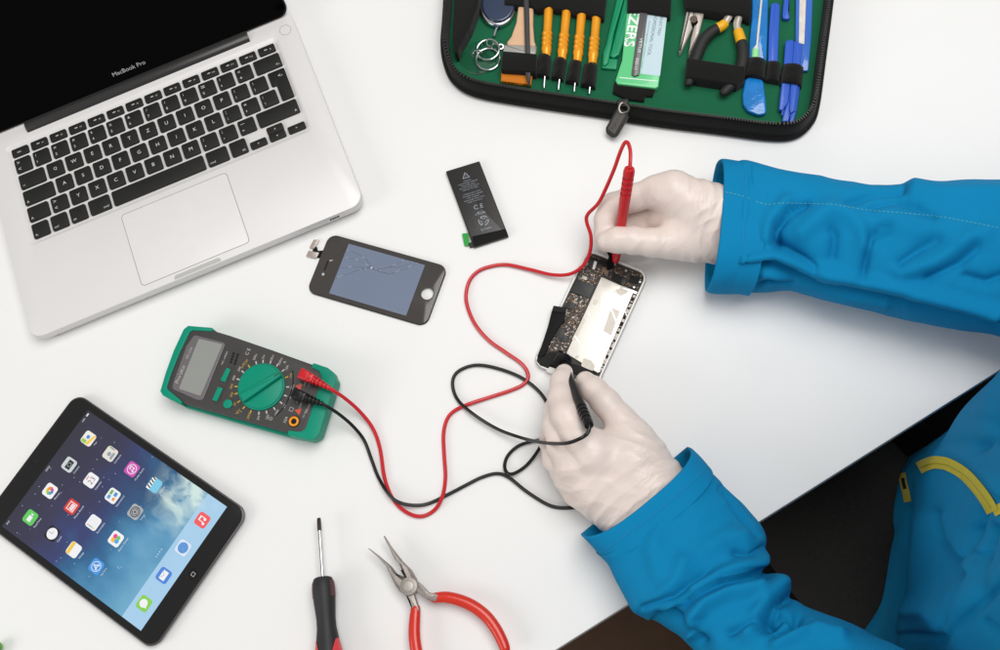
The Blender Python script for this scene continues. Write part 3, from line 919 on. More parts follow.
crk([X, (22, -11), (14, -7.5), (5, -6.5), (0, -6.8)], .5); crk([X, (18, -13.5), (8, -13), (0, -14)], .35); crk([X, (15, -19), (5, -23), (0, -25.5)], .4)
crk([X, (20, -20.5), (10, -27.5), (0, -36.5)], .6); 
crk([X, (36, -15), (44, -11), (52, -4.5), (56, 0)], .6); crk([X, (38, -17.5), (48, -16), (58, -9), (66, -2), (68, 0)], .6); crk([(44, -11), (54, -8), (62, -2), (63, 0)], .35)

ck.build('crack', m_crack, dsp)
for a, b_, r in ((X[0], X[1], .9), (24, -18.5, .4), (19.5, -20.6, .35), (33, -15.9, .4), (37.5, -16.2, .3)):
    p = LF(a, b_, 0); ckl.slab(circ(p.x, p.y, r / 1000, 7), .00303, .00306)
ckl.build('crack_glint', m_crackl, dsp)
ea = G(); ea.slab(LF.L(rr(-13.1, -30.5, -11.6, -20.5, .7)), .00293, .003).build('earpiece_slot', m_hole, pn)
q = LF(-12.1, -34.4, 0); G().slab(circ(q.x, q.y, .0013, 18), .00294, .00301).build('sensor_hole', mat('sensor', s(178, 180, 180), .3), pn)
q = [LF(-11.4, -19.9, 0).xy, LF(-8.2, -18.6, 0).xy, LF(-8.6, -19.9, 0).xy, LF(-11, -21.4, 0).xy]
G().slab(q, .00294, .0031).build('contact_tab', m_met, pn)
fx = G(); fx.slab(rloop(LF.L([(-20.5, -12), (-26, -14), (-28.5, -10.5), (-31.5, -11.5), (-30, -19), (-25, -20.5), (-20.5, -20)]), .001), .0006, .0012).build('flex_cable', m_flex, pn)
for q in ([(-33.4, -5), (-28.4, -4), (-29.8, -13.2), (-34.4, -14)], [(-34, -16.5), (-23.6, -15.6), (-24.4, -21.6), (-34.2, -22.3)]):
    G().slab(rloop(LF.L(q), .0005), .0012, .0026, rt=.0003).build('connector', m_met, pn)
# ================================================================== battery
m_bat = mat('black_battery_foil', s(40, 39, 37), .34, spec=.5, bump=.12, bscale=260)
m_tabg = mat('green_pull_tab', s(24, 150, 52), .45)
bt = thing('phone_battery', 'flat black phone battery with grey print and a green tab', 'battery', U(477, 204, 0))
BZ = .0045
bq = ul([(445.4, 171), (479.3, 160.6), (508.6, 236), (473.6, 247.2)], BZ)
G().slab(rloop(bq, .0012), .0002, BZ, rt=.0012, rb=.001).build('cell', m_bat, bt)
G().slab(rloop(ul([(471.8, 236.5), (505.8, 228.8), (508.4, 235.6), (474, 246.6)], BZ), .0008), BZ - .001, BZ + .0004, rt=.0003).build('end_tape', m_flex, bt)
G().slab(rloop(ul([(462, 233.6), (468, 233), (469.8, 244.4), (467.6, 246.2), (464.4, 245.4)], .002), .0006), .001, .0022).build('pull_tab', m_tabg, bt)
G().slab(rloop(ul([(468.4, 243.5), (474, 241.4), (475.4, 246.6), (469.8, 247.6)], .002), .0006), .0006, .003, rt=.0004).build('terminal_block', m_black, bt)
m_bprint = mat('battery_print', s(150, 158, 168), .6)
be, bn = sdirs((448, 178), (482, 167.8), BZ)
g = G()
def bt_(t, px, py, **k): g.text(t, U(px, py, BZ + .0001), be, bn, **k)
tri = U(465.8, 176, BZ)
for k in range(3):
    a = 2 * math.pi * k / 3 + math.pi / 2; b_ = 2 * math.pi * (k + 1) / 3 + math.pi / 2
    pa = tri + (be * math.cos(a) + bn * math.sin(a)) * .0036; pb2 = tri + (be * math.cos(b_) + bn * math.sin(b_)) * .0036
    g.tube([pa + Vector((0, 0, .0001)), pb2 + Vector((0, 0, .0001))], .0003, 4, flat=.2)
bt_('!', 465.8, 176.4, size=.0028)
ln = ['WARNING', 'AUTHORIZED SERVICE', 'PROVIDER ONLY', 'DO NOT PUNCTURE OR', 'EXPOSE TO FIRE', '', 'CHARGE ONLY WITH', 'THE SUPPLIED CHARGER', '3.7V 5.25Whr', 'REPLACE BATTERY WITH', 'SAME TYPE ONLY']
for k, t in enumerate(ln):
    if t: bt_(t, 467.0 + k * .82, 180.4 + k * 2.02, size=.0011, width=.001 * min(19, 1.02 * len(t)))
bt_('C E', 478.4, 206.4, size=.0042, width=.0086)
bt_('c     us', 480.4, 213.2, size=.0018, width=.0095); bt_('RU', 480.2, 212.8, size=.003)
rcx = U(483.6, 220.6, BZ + .0001)
for k in range(3):
    a = 2 * math.pi * k / 3 + .5
    pts = [rcx + (be * math.cos(a + t) + bn * math.sin(a + t)) * .0045 for t in (0, .5, 1., 1.5)]
    g.tube(pts, .0004, 4, flat=.2)
    g.tube([pts[-1] - (pts[-1] - rcx) * .45, pts[-1], pts[-1] + (pts[-1] - pts[-2]) * .1], .0004, 4, flat=.2)
    g.tube([rcx + (be * math.cos(a + .2) + bn * math.sin(a + .2)) * .0025, rcx + (be * math.cos(a + 1.2) + bn * math.sin(a + 1.2)) * .0025], .0003, 4, flat=.2)
bt_('Li-ion', 486.2, 228.2, size=.0024, width=.0092)
g.build('printing', m_bprint, bt)
# ================================================================== opened phone
PH = Fr(96.04, 339.48, -.7906)
m_white = mat('white_phone_plastic', s(226, 224, 220), .3, spec=.5)
m_rim = mat('phone_steel_rim', s(196, 194, 190), .28, metal=.8)
m_cav = mat('phone_cavity', s(52, 47, 44), .6, var=.5, vscale=420, bump=.4, bscale=500)
m_pcb = mat('circuit_board', s(58, 48, 42), .5, var=.5, vscale=600, bump=.3, bscale=900)
m_chip = mat('chip_black', s(32, 33, 33), .45, var=.1, vscale=90)
m_shield = mat('bright_metal_plate', s(228, 224, 216), .33, metal=.5, spec=.5, var=.07, vscale=130, bump=.12, bscale=160)
m_tape = mat('clear_tape', s(240, 238, 230), .15, spec=.6)
m_stain = mat('glue_residue', s(214, 206, 194), .5, var=.12, vscale=220)
m_gold = mat('gold_contact', s(150, 112, 66), .4, metal=.5)
m_silver = mat('tin_component', s(168, 160, 152), .4, metal=.3)
m_brown = mat('brown_capacitor', s(120, 92, 70), .5)
m_foam = mat('black_foam_tape', s(22, 21, 21), .8, bump=.3, bscale=700)
op = thing('opened_phone', 'opened white phone with bare circuit board and bright metal plate', 'phone', PH(29, -57))
PB = lambda d, r: rr(d, -115.2 + d, 58.6 - d, -d, r)
g = G()
g.loft([lift(PH, PB(1.2, 8), .2), lift(PH, PB(.3, 9), .9), lift(PH, PB(0, 9.3), 1.8), lift(PH, PB(0, 9.3), 6.0), lift(PH, PB(.3, 9), 6.5), lift(PH, PB(1.5, 7.9), 6.5), lift(PH, PB(1.8, 7.6), 6.2), lift(PH, PB(1.8, 7.6), 3.0)])
g.build('housing', m_white, op, smooth=28)
G().loft([lift(PH, PB(-.25, 9.5), 2.0), lift(PH, PB(-.35, 9.5), 2.3), lift(PH, PB(-.35, 9.5), 5.2), lift(PH, PB(-.25, 9.5), 5.5)], False, False).build('steel_band', m_rim, op)
G().slab(PH.L(PB(1.9, 7.5)), .003, .0037).build('inner_floor', m_cav, op)
bd = G().slab(rloop(PH.L([(2.6, -3), (56, -3), (56, -18.6), (22, -18.6), (21.5, -95), (14, -100), (2.6, -98)]), .001), .0037, .0046).build('circuit_board', m_pcb, op)
pl = G().slab(rloop(ul([(601.4, 276.6), (633.8, 291.2), (598.4, 373.4), (566.2, 353.2)], .006), .0012), .0038, .006, rt=.0004).build('metal_plate', m_shield, op)
tp = G()
for a, b_, w_ in (((604, 292), (618.6, 327), .8), ((575, 336), (600, 372), .7), ((612, 284), (628, 318), .4), ((588, 312), (601, 338), .4)):
    pa, pb2 = U(*a, .0061), U(*b_, .0061); e = (pb2 - pa).normalized(); nn = Vector((-e.y, e.x, 0)) * w_ / 1000
    tp.slab([(pa - nn).xy, (pb2 - nn).xy, (pb2 + nn).xy, (pa + nn).xy], .006, .00612)
tp.build('tape_strip', m_tape, pl)
stn = G()
for q in ([(583, 318), (586, 319), (575, 341), (571.5, 340)], [(611, 307), (620, 311), (611.5, 336), (603, 331)], [(583.5, 357.5), (596, 363), (593, 371.5), (581, 366)], [(612, 291.5), (622, 287.5), (629, 292), (621, 296)], [(594, 299), (598, 301), (596, 306), (592.5, 304)], [(574.5, 357), (578, 354.8), (579, 357.4), (576, 359)]):
    stn.slab(rloop(ul(q, .006), .0014), .00595, .00607)
stn.build('glue_patch', m_stain, pl)
def block(pts, z0, z1, m, nm, par=bd, r=.0005, rt=.0003, zz=None):
    return G().slab(rloop(ul(pts, zz or z1), r), z0, z1, rt=rt).build(nm, m, par)
block([(577, 278.4), (595.2, 286.2), (589.4, 298.6), (570, 291.4)], .0045, .0062, m_chip, 'processor_chip')
block([(567.6, 300.6), (576, 303.6), (573, 310), (564.6, 307)], .0045, .0058, m_chip, 'small_chip')
block([(558.4, 327), (566, 330), (561.4, 339), (554.4, 336)], .0045, .0058, m_chip, 'small_chip')
block([(561, 334), (568, 337), (566, 343), (559, 341)], .0045, .0056, m_chip, 'small_chip')
block([(582.6, 275), (587.6, 277), (586, 280.4), (581, 278.6)], .0045, .0058, m_silver, 'shield_can')
block([(590, 258.6), (594.5, 260.4), (592, 268.6), (587, 266.6)], .004, .0068, m_black, 'camera_module', op)
block([(594.4, 260), (597.2, 261.8), (594.6, 269.4), (592.2, 268.4)], .004, .0066, m_white, 'camera_bracket', op)
block([(603, 266.6), (609.6, 269.8), (607.8, 274.4), (601.4, 271.4)], .0045, .006, m_brown, 'shield_can')
block([(614, 272.6), (622.4, 276.4), (619.6, 282.4), (611.6, 278.6)], .0045, .0066, m_foam, 'foam_pad')
block([(622, 276.5), (627, 279), (624, 285.6), (620.4, 284)], .0045, .0066, m_black, 'foam_pad')
block([(630.4, 274.2), (640.6, 277.6), (637.4, 283.6), (628.6, 282)], .0045, .0062, m_foam, 'vibration_motor', op)
block([(621.4, 285), (637.6, 291.6), (636.4, 294.4), (620, 288.2)], .004, .0066, m_rim, 'metal_clip', op)
block([(589, 256), (607, 262), (606, 265.6), (590.5, 259.6)], .004, .0066, m_foam, 'top_flex', op)
# side strip right of the plate: screws and spring clips
sd = G()
for k in range(16):
    t = k / 15
    p = U(634.2 - t * 32.6 + random.uniform(-.5, .5), 296 + t * 73, .006)
    e = Vector((math.cos(-.79 + random.uniform(-.3, .3)), math.sin(-.79), 0)); e.normalize()
    nn = Vector((-e.y, e.x, 0))
    hw = random.uniform(.0008, .0015); hh = random.uniform(.0012, .0028)
    sd.slab([(p + e * a * hw + nn * b_ * hh).xy for a, b_ in ((-1, -1), (1, -1), (1, 1), (-1, 1))], .0036, .0052 + random.uniform(0, .001), rt=.0002)
sd.build('edge_clips', m_silver, op)
sdk = G()
for k in range(9):
    t = (k + .5) / 9
    p = U(634 - t * 32, 296 + t * 73, .006)
    sdk.slab(circ(p.x, p.y, random.uniform(.0009, .0018), 9), .0036, .0063)
sdk.build('edge_foam', m_foam, op)
# tiny components, kept in three meshes that belong to the board
cs = {'tin': (G(), m_silver), 'gold': (G(), m_gold), 'brown': (G(), m_brown), 'dark': (G(), m_chip)}
def inboard(x, y):
    return (3.5 < x < 20.8 and -97 < y < -3.5) or (3.5 < x < 55.3 and -18 < y < -3.5)
rr2 = random.Random(3)
for k in range(3600):
    x, y = rr2.uniform(3, 56), rr2.uniform(-97, -3)
    if not inboard(x, y): continue
    c = PH(x, y, 4.6)
    px, py = PX(c)
    kind = rr2.choices(['tin', 'gold', 'brown', 'dark'], [4, .7, 3, 5])[0]
    a, b_ = rr2.choice([(.2, .4), (.4, .2), (.5, .3), (.3, .5), (.25, .25), (.8, .4), (.4, .8)])
    if y > -18 and kind == 'tin' and rr2.random() < .6: kind = 'dark'
    cs[kind][0].slab(PH.L([(x - a, y - b_), (x + a, y - b_), (x + a, y + b_), (x - a, y + b_)]), .0045, .0048 + rr2.uniform(.0001, .0007))
for k, (g, m) in cs.items(): g.build('tiny_components', m, bd)
# black flex with a flap, speaker at the bottom, strip below the plate
block([(553.4, 305.4), (566.4, 307.4), (565, 313), (551.8, 311)], .006, .0092, m_foam, 'flex_fold', op, rt=.0006)
block([(552, 310), (565.2, 312.6), (564.4, 321), (556.4, 330), (550.6, 341.6), (545, 354), (540.4, 357.6), (537, 356.4), (541.4, 346), (548, 326)], .005, .0078, m_flex, 'flex_strip', op, .0008)
block([(537.4, 357), (545, 356), (548, 352.6), (554, 351.4), (559.4, 355.6), (560.6, 361), (557.6, 366.4), (550.6, 364.4), (548.6, 368.6), (540, 365.4), (536.6, 361)], .004, .0068, m_foam, 'loudspeaker', op, .001)
block([(560, 360), (575.6, 364.4), (597, 372.4), (594.4, 379.4), (571, 371.6), (558, 368)], .004, .0064, m_foam, 'bottom_strip', op, .0008)
block([(548, 366.2), (560, 370), (557.6, 375.4), (546, 371.4)], .004, .0066, m_white, 'dock_bracket', op, .0004)
for (px, py) in ((541.6, 352.4), (599.4, 377.6), (597.2, 383), (640, 281.6), (634, 287), (626, 270.4)):
    p = U(px, py, .0068)
    G().slab(circ(p.x, p.y, .0011, 14), .004, .0069, rt=.0002).build('screw', m_rim, op)
# a black ribbon that stands up where the red probe touches
rb = G()
def strip(pts, w):
    L_ = []; R_2 = []
    for i, p in enumerate(pts):
        e = Vector((1, .1, 0)).normalized()
        L_.append(p - e * w[i]); R_2.append(p + e * w[i])
    rb.loft([[a, b_, b_ + Vector((0, .0004, .0002)), a + Vector((0, .0004, .0002))] for a, b_ in zip(L_, R_2)])
strip(cr([U(612, 268.4, .006), U(610, 262, .012), U(612, 255.4, .017), U(606.6, 251.4, .02)], 4), [.0042, .0046, .004, .0032, .003, .0028, .003, .0032, .003, .0026, .0018, .0012, .0006])
rb.build('ribbon_cable', m_flex, op)
# ================================================================== test leads
m_redw = mat('red_lead_rubber', s(196, 24, 34), .3, spec=.5, coat=.15)
m_blkw = mat('black_lead_rubber', s(17, 16, 17), .34, spec=.4, coat=.05)
def wire(pts, r, m, par, seg=7):
    jr = random.Random(len(pts))
    P = [U(a + (jr.uniform(-.4, .4) if 2 < i < len(pts) - 3 else 0), b_ + (jr.uniform(-.4, .4) if 2 < i < len(pts) - 3 else 0), c / 1000) for i, (a, b_, c) in enumerate(pts)]
    return G().tube(cr(P, seg), r, 10).build('wire', m, par)
def plug(name_m, root, hp, hq, wq, zh):
    """angled banana plug: head block hp->hq, ribbed strain relief hq->wq (photo points), zh = height"""
    a, b_, c = U(*hp, zh), U(*hq, zh), U(*wq, zh - .001)
    e = (b_ - a).normalized(); n = Vector((-e.y, e.x, 0))
    L_ = (b_ - a).length
    g = G()
    q = rloop([(a - n * .0048).xy, (b_ - n * .0038).xy, (b_ + n * .0038).xy, (a + n * .0048).xy], .0012)
    g.slab(q, zh - .0058, zh + .0046, rt=.0012, rb=.0008)
    g.slab(rloop([(a + e * .002 - n * .0034).xy, (a + e * .009 - n * .0034).xy, (a + e * .009 + n * .0034).xy, (a + e * .002 + n * .0034).xy], .001), zh + .004, zh + .0052, rt=.0006)
    g.lathe(a + e * .0052 + Vector((0, 0, MZ - zh + .0003)), a + e * .0052 + Vector((0, 0, -.004)), [(0, .0042), (1, .0042)], 20)
    pl = g.build('plug', name_m, root)
    g = G()
    prof = [(0, .0040)]
    for k in range(4):
        t = .06 + k * .21
        rr_ = .0040 - k * .00042
        prof += [(t, rr_), (t + .10, rr_), (t + .11, rr_ - .0011), (t + .19, rr_ - .0011), (t + .2, rr_ - .0004)]
    prof += [(1, .0021)]
    g.lathe(b_ - e * .001, c, prof, 18)
    g.build('strain_relief', name_m, pl)
red = thing('test_lead', 'red test lead with red probe, curving from meter to the upper gloved hand', 'test lead', U(445, 470, 0), 'multimeter test leads')
plug(m_redw, red, (300.5, 373.5), (314, 379.8), (329.5, 388.2), .031)
wire([(328.5, 387.6, 30), (334, 391, 28), (345, 398.5, 20), (360, 411.5, 9), (373, 428, 3), (380, 449, 2.2), (385, 478, 2.2), (393, 498.5, 2.2), (405, 511.5, 2.2), (420, 516.5, 2.2), (434, 510.5, 2.2), (442.5, 497, 5.2), (445.5, 478, 2.4), (444, 456, 2.2), (443.6, 434, 2.2), (447, 419, 2.2), (455, 410, 2.2), (470, 403.5, 3), (490, 397.5, 2.4), (512, 390, 2.4), (524, 384, 2.4), (528.5, 375.5, 2.4), (522, 364, 2.2), (505, 352, 2.2), (489, 340.5, 2.2), (477, 327, 2.2), (469.5, 312, 2.2), (466.3, 296, 2.2), (469, 281.5, 2.2), (477.5, 271.5, 2.2), (490, 266.5, 2.2), (507, 265, 2.4), (530, 269.5, 3.5), (552, 275, 6), (570, 273.6, 10), (583, 266, 16), (589.5, 252, 25), (590.5, 236, 34), (586.5, 222, 42), (588, 214, 48), (598, 203, 60), (606, 188, 72), (614, 169, 86), (620.5, 152, 98), (624.5, 143, 104), (628, 142.5, 106), (630.2, 150, 106), (630.4, 160, 105), (629.8, 168.5, 103)], .00162, m_redw, red, 6)
def probe(root, m, p0, p1, ribs, r0, r1, tipc=None):
    """p0 = nose end near the phone, p1 = cable end"""
    g = G()
    prof = [(0, r0 * .62), (.02, r0 * .8), (.1, r0), (.55, (r0 + r1) / 2)]
    for k in range(ribs):
        t = .72 + k * .052
        prof += [(t, r1), (t + .022, r1), (t + .025, r1 * .82), (t + .045, r1 * .82), (t + .048, r1)]
    prof += [(.97, r1), (.995, r1 * .86), (1, r1 * .6)]
    g.lathe(p0, p1, prof, 20)
    h = g.build('probe_handle', m, root)
    e = (p0 - p1).normalized()
    return h, e
pt, pe = U(615.6, 261.5, .013), U(629.6, 168, .103)
h, e = probe(red, m_redw, pt, pe, 4, .0041, .0047)
G().lathe(pt, pt + e * .006, [(0, .0011), (.8, .001), (1, .0002)], 10).build('probe_tip', m_rim, h)
blk = thing('test_lead', 'black test lead with looping black wire, its probe in the lower gloved hand', 'test lead', U(475, 430, 0), 'multimeter test leads')
plug(m_blkw, blk, (293.6, 393.2), (306.5, 398.2), (322.5, 404), .031)
wire([(321, 403.4, 30), (328, 407, 28), (340, 415, 21), (353, 426.5, 11), (364, 440.5, 4), (371.5, 459, 2.4), (378, 476, 2.4), (386, 491, 5.6), (396, 500.5, 6), (410, 505.2, 5.4), (428, 503.5, 3), (451, 493, 2.4), (466, 485, 2.4), (481.5, 477, 2.2), (497, 473.4, 2.2), (509, 477.7, 2.4), (527.7, 492.5, 2.2), (552, 506, 2.2), (574, 508, 2.2), (587, 504.5, 2.2), (596, 490, 2.4), (592, 465, 2.4), (572, 445, 2.4), (553, 439.5, 3), (538, 440, 3), (519.5, 445, 2.6), (508.2, 455, 2.4), (504.4, 466, 2.4), (508.5, 473.6, 5.4), (516, 473, 5), (527.7, 464.3, 2.4), (540, 448.5, 6.5), (547.5, 429, 7.5), (548.8, 410, 4), (540.4, 393, 2.6), (522, 377.7, 2.4), (497.5, 368.6, 2.2), (475.6, 365.4, 2.2), (459, 371, 2.2), (452.2, 382.3, 2.2), (457, 398, 2.2), (472, 413.2, 6), (497, 428.6, 7), (521, 437.8, 15), (543, 442.4, 44), (565, 443.6, 74), (579, 439.5, 84), (586.8, 434, 83), (589.4, 428, 83), (588.8, 422, 82)], .00148, m_blkw, blk, 6)
pt, pe = U(559.5, 353.5, .013), U(589.2, 426, .083)
h, e = probe(blk, m_blkw, pt.lerp(pe, .1), pe, 4, .0031, .0041)
G().lathe(pt, pt.lerp(pe, .16), [(0, .0034), (.2, .0042), (.85, .0044), (1, .0042)], 18).build('probe_nose', m_blkw, h)
fc = pt.lerp(pe, .12)
G().lathe(fc - e * -.0018, fc - e * .0022, [(0, .0060), (.25, .0078), (.6, .0078), (1, .005)], 24).build('finger_guard', m_blkw, h)
G().lathe(pt, pt + e * .006, [(0, .0011), (1, .0005)], 10).build('probe_tip', m_rim, h)
# ================================================================== screwdriver in front
m_sblk = mat('black_grip_rubber', s(34, 34, 35), .55, bump=.1, bscale=1200)
m_sred = mat('red_grip_plastic', s(212, 62, 70), .35)
m_chrome = mat('chromed_steel', s(205, 206, 208), .18, metal=1)
m_bsteel = mat('blackened_steel', s(66, 58, 52), .4, metal=.7, var=.2, vscale=400)
sd = thing('screwdriver', 'thin screwdriver with black and red grip standing out at the bottom of the table', 'screwdriver', U(325, 600, 0))
sa, sb = U(322.6, 577, .0125), U(330, 668, .0135)
st_ = U(318.8, 518, .0115)
se = (sb - sa).normalized(); sn = Vector((-se.y, se.x, 0))
G().lathe(st_.lerp(sa, .2), sa + se * .004, [(0, .0013), (.04, .00155), (1, .00155)], 16).build('shaft', m_chrome, sd)
tipq = G(); tq = st_; t2 = st_.lerp(sa, .22)
tipq.loft([[c + sn * w * a + Vector((0, 0, h_ * b_)) for a, b_ in ((-1, -1), (1, -1), (1, 1), (-1, 1))] for c, w, h_ in ((tq, .0013, .0005), (tq.lerp(t2, .2), .0016, .0007), (tq.lerp(t2, .75), .0015, .0013), (t2, .0014, .0014))])
tipq.build('tip', m_bsteel, sd)
gp = [(0, .0050), (.01, .0073), (.04, .0086), (.09, .0092), (.16, .0092), (.24, .0086), (.34, .0078), (.42, .0080), (.55, .0098), (.7, .0124), (.82, .0130), (.92, .0122), (.98, .009), (1, .004)]
hs_ = sa; he_ = sa + se * .098
G().lathe(hs_, he_, gp, 32).build('grip', m_sblk, sd)
for sg in (-1, 1):
    # red inlays hugging the flank of the grip
    g = G(); rings = []
    for t in np.linspace(.51, .93, 12):
        r = np.interp(t, [a for a, b_ in gp], [b_ for a, b_ in gp]) + .00035
        hw = .85 * math.sin(math.pi * min(1, max(0.03, (t - .495) / .45))) ** .6
        c = hs_.lerp(he_, t)
        rings.append([c + (sn * sg * math.cos(a) + Vector((0, 0, 1)) * math.sin(a)) * r for a in np.linspace(-hw + .35, hw + .35, 9)])
    g.loft(rings, False, False, closed=False)
    g.build('red_inlay', m_sred, sd)
    g = G()
    for k in range(9):
        t = .05 + .014 * k
        r = np.interp(t, [a for a, b_ in gp], [b_ for a, b_ in gp])
        c = hs_.lerp(he_, t)
        g.tube([c + (sn * sg * math.cos(a) + Vector((0, 0, 1)) * math.sin(a)) * (r + .0001) for a in (-.2, .1, .4, .7)], .00045, 6)
    g.build('grip_ribs', mat('grip_rib_plastic', s(112, 66, 70), .5), sd)
# ================================================================== long-nose pliers with red handles
m_psteel = mat('worn_tool_steel', s(150, 142, 136), .42, metal=.6, var=.2, vscale=300, bump=.25, bscale=900, rvar=.12)
m_pdark = mat('dark_tool_steel', s(84, 76, 68), .45, metal=.6, var=.2, vscale=300)
m_pred = mat('red_dipped_vinyl', s(205, 44, 26), .28, spec=.5, coat=.25, var=.05, vscale=90)
pz = .011
pr = thing('pliers', 'open long nose pliers with red dipped handles', 'pliers', U(410, 585, 0))
def pslab(pts, z0, z1, m, nm, par, r=.0006, rt=.0008):
    return G().slab(rloop(ul(pts, z1), r), z0, z1, rt=rt, rb=.0005).build(nm, m, par)
def jaw(top, tip0, z0, z1, par, nm):
    """tapering half-round jaw: outline pairs from pivot to tip"""
    rings = []
    for (a, b_, zt) in top:
        A, B = U(*a, pz), U(*b_, pz)
        zb = pz - zt; zz = pz + zt
        rings.append([Vector((A.x, A.y, zb)), Vector((B.x, B.y, zb)), Vector((B.x, B.y, zz - zt * .6)), (A * .3 + B * .7).xy.to_3d() + Vector((0, 0, zz)), (A * .75 + B * .25).xy.to_3d() + Vector((0, 0, zz)), Vector((A.x, A.y, zz - zt * .5))])
    return G().loft(rings).build(nm, m_psteel, par, smooth=30)
jl = jaw([((400.5, 592), (408, 580.5), .0042), ((396, 586), (404.8, 577.5), .0046), ((391, 575.5), (396.5, 573.5), .0042), ((386, 566), (391, 566.2), .0034), ((376.6, 556), (379.5, 556.2), .0022), ((368.2, 548.8), (369.2, 548.4), .001)], 0, 0, 0, pr, 'jaw')
jr = jaw([((405, 581), (415.4, 582.2), .0042), ((405.5, 577.5), (416.4, 579.4), .0046), ((399.2, 563), (411.5, 570.4), .0042), ((395.5, 560), (402.4, 561.2), .0034), ((388.4, 546), (391, 546.4), .0022), ((383.6, 536.6), (384.8, 536), .001)], 0, 0, 0, pr, 'jaw')
for par, q in ((jl, [(395.4, 573.8), (397, 574), (403.4, 580.6), (401.6, 580.8)]), (jr, [(400.6, 570.4), (402.2, 570), (407.2, 578.6), (405.6, 578.8)])):
    G().slab(rloop(ul(q, pz + .0035), .0003), pz, pz + .0042).build('cutting_edge', m_hole, par)
# handles: steel shank, dipped sleeve
shl = pslab([(403, 590.5), (411.5, 586.4), (414.8, 597), (419.6, 611), (412.6, 613.5), (409.4, 601.5)], pz - .0035, pz + .0028, m_psteel, 'shank', pr)
shr = pslab([(409.6, 589), (415, 579.6), (421.5, 584.8), (428.6, 592.4), (438.6, 594.6), (436, 601.6), (427.4, 600), (418, 592.8)], pz - .0025, pz + .0036, m_psteel, 'shank', pr)
pvt = U(409.6, 586.8, pz)
d = G().slab(circ(pvt.x, pvt.y, .0074, 36), pz - .005, pz + .0046, rt=.0006).build('pivot', m_psteel, pr)
G().slab(circ(pvt.x, pvt.y, .0043, 30), pz + .004, pz + .0051, rt=.0005).build('rivet', mat('rivet_steel', s(172, 166, 160), .4, metal=.4), d)
hl = cr([U(*p_, pz) for p_ in ((415.6, 609), (414.6, 622), (414.4, 636), (416.6, 652), (423, 676), (434, 700))], 8)
hr_ = cr([U(*p_, pz) for p_ in ((434.5, 598), (446, 597.4), (460, 600.6), (474, 607), (486.6, 617), (496, 629.5), (502.4, 642), (505, 649))], 8)
G().tube(hl, [.0040, .0046, .0048, .0049, .0049, .0047, .0043], 16, flat=.85, roundend=True).build('handle', m_pred, pr)
G().tube(hr_, [.0041, .0047, .0049, .0049, .0048, .0046, .0042], 16, flat=.85, roundend=True).build('handle', m_pred, pr)
# ================================================================== tool case
m_case = weave('black_case_cloth', s(15, 15, 14), .85, 800, .5, var=.25, vscale=120)
m_case.node_tree.nodes['Principled BSDF'].inputs['Specular IOR Level'].default_value = .08
m_elastic = weave('black_elastic', s(18, 17, 16), .9, 1400, .5, var=.15, vscale=200)
m_lining = weave('green_lining_cloth', s(22, 102, 68), .85, 1100, .35, var=.06, vscale=60)
m_zip = mat('black_zip_teeth', s(58, 58, 56), .35, metal=.3)
m_pull = mat('grey_zip_pull', s(84, 80, 76), .4, bump=.1)
cs_ = thing('tool_case', 'open black zipped tool case with green lining', 'tool case', U(640, 40, 0))
CO = [(452, -120), (446, 5), (443.5, 45), (447, 68), (456, 85), (476, 97), (520, 105.5), (600, 117.5), (660, 127), (720, 134.5), (768, 140.5), (793, 139), (808, 128), (816, 110), (823, 60), (832, -10), (845, -130)]
def smooth_open(pts, z, n=6): return [p.xy for p in cr([U(a, b_, z) for a, b_ in pts], n)]
base_l = ccw(smooth_open(CO, 0))
WH_ = .026
def cring(d, z): return [Vector((p[0], p[1], z)) for p in (inset(base_l, d) if d else base_l)]
g = G()
prof = [(.004, .0004), (.001, .001), (0, .003), (.0004, .006), (.0012, .0085), (.001, .012), (.0016, .018), (.0026, .0232), (.0038, .0245), (.0052, .0245), (.0058, .0225), (.0062, .012), (.0066, .004)]
g.loft([cring(a, b_) for a, b_ in prof], True, True)
shell = g.build('shell', m_case, cs_, smooth=50)
G().loft([cring(.0069, .0041), cring(.0069, .0052)], False, True).build('lining', m_lining, cs_)
# piping round the foot of the wall
pp = cring(-.0002, .0038); n0 = len(pp)
G().tube(pp + pp[:1], .0022, 8, cap=False).build('piping', m_elastic, shell)
# zip tape and teeth on the rim
zt = G()
rim = cring(.0042, .0252)
acc = 0; last = rim[0]
for i in range(1, len(rim)):
    a, b_ = rim[i - 1], rim[i]
    L_ = (b_ - a).length; e = (b_ - a).normalized(); nn = Vector((-e.y, e.x, 0))
    k = max(1, int(L_ / .0021))
    for j in range(k):
        p = a.lerp(b_, (j + .5) / k)
        if PX(p)[1] < -12: continue
        zt.box(p, e * .00062, nn * .0011, Vector((0, 0, .0006)))
zt.build('zip_teeth', m_zip, cs_)
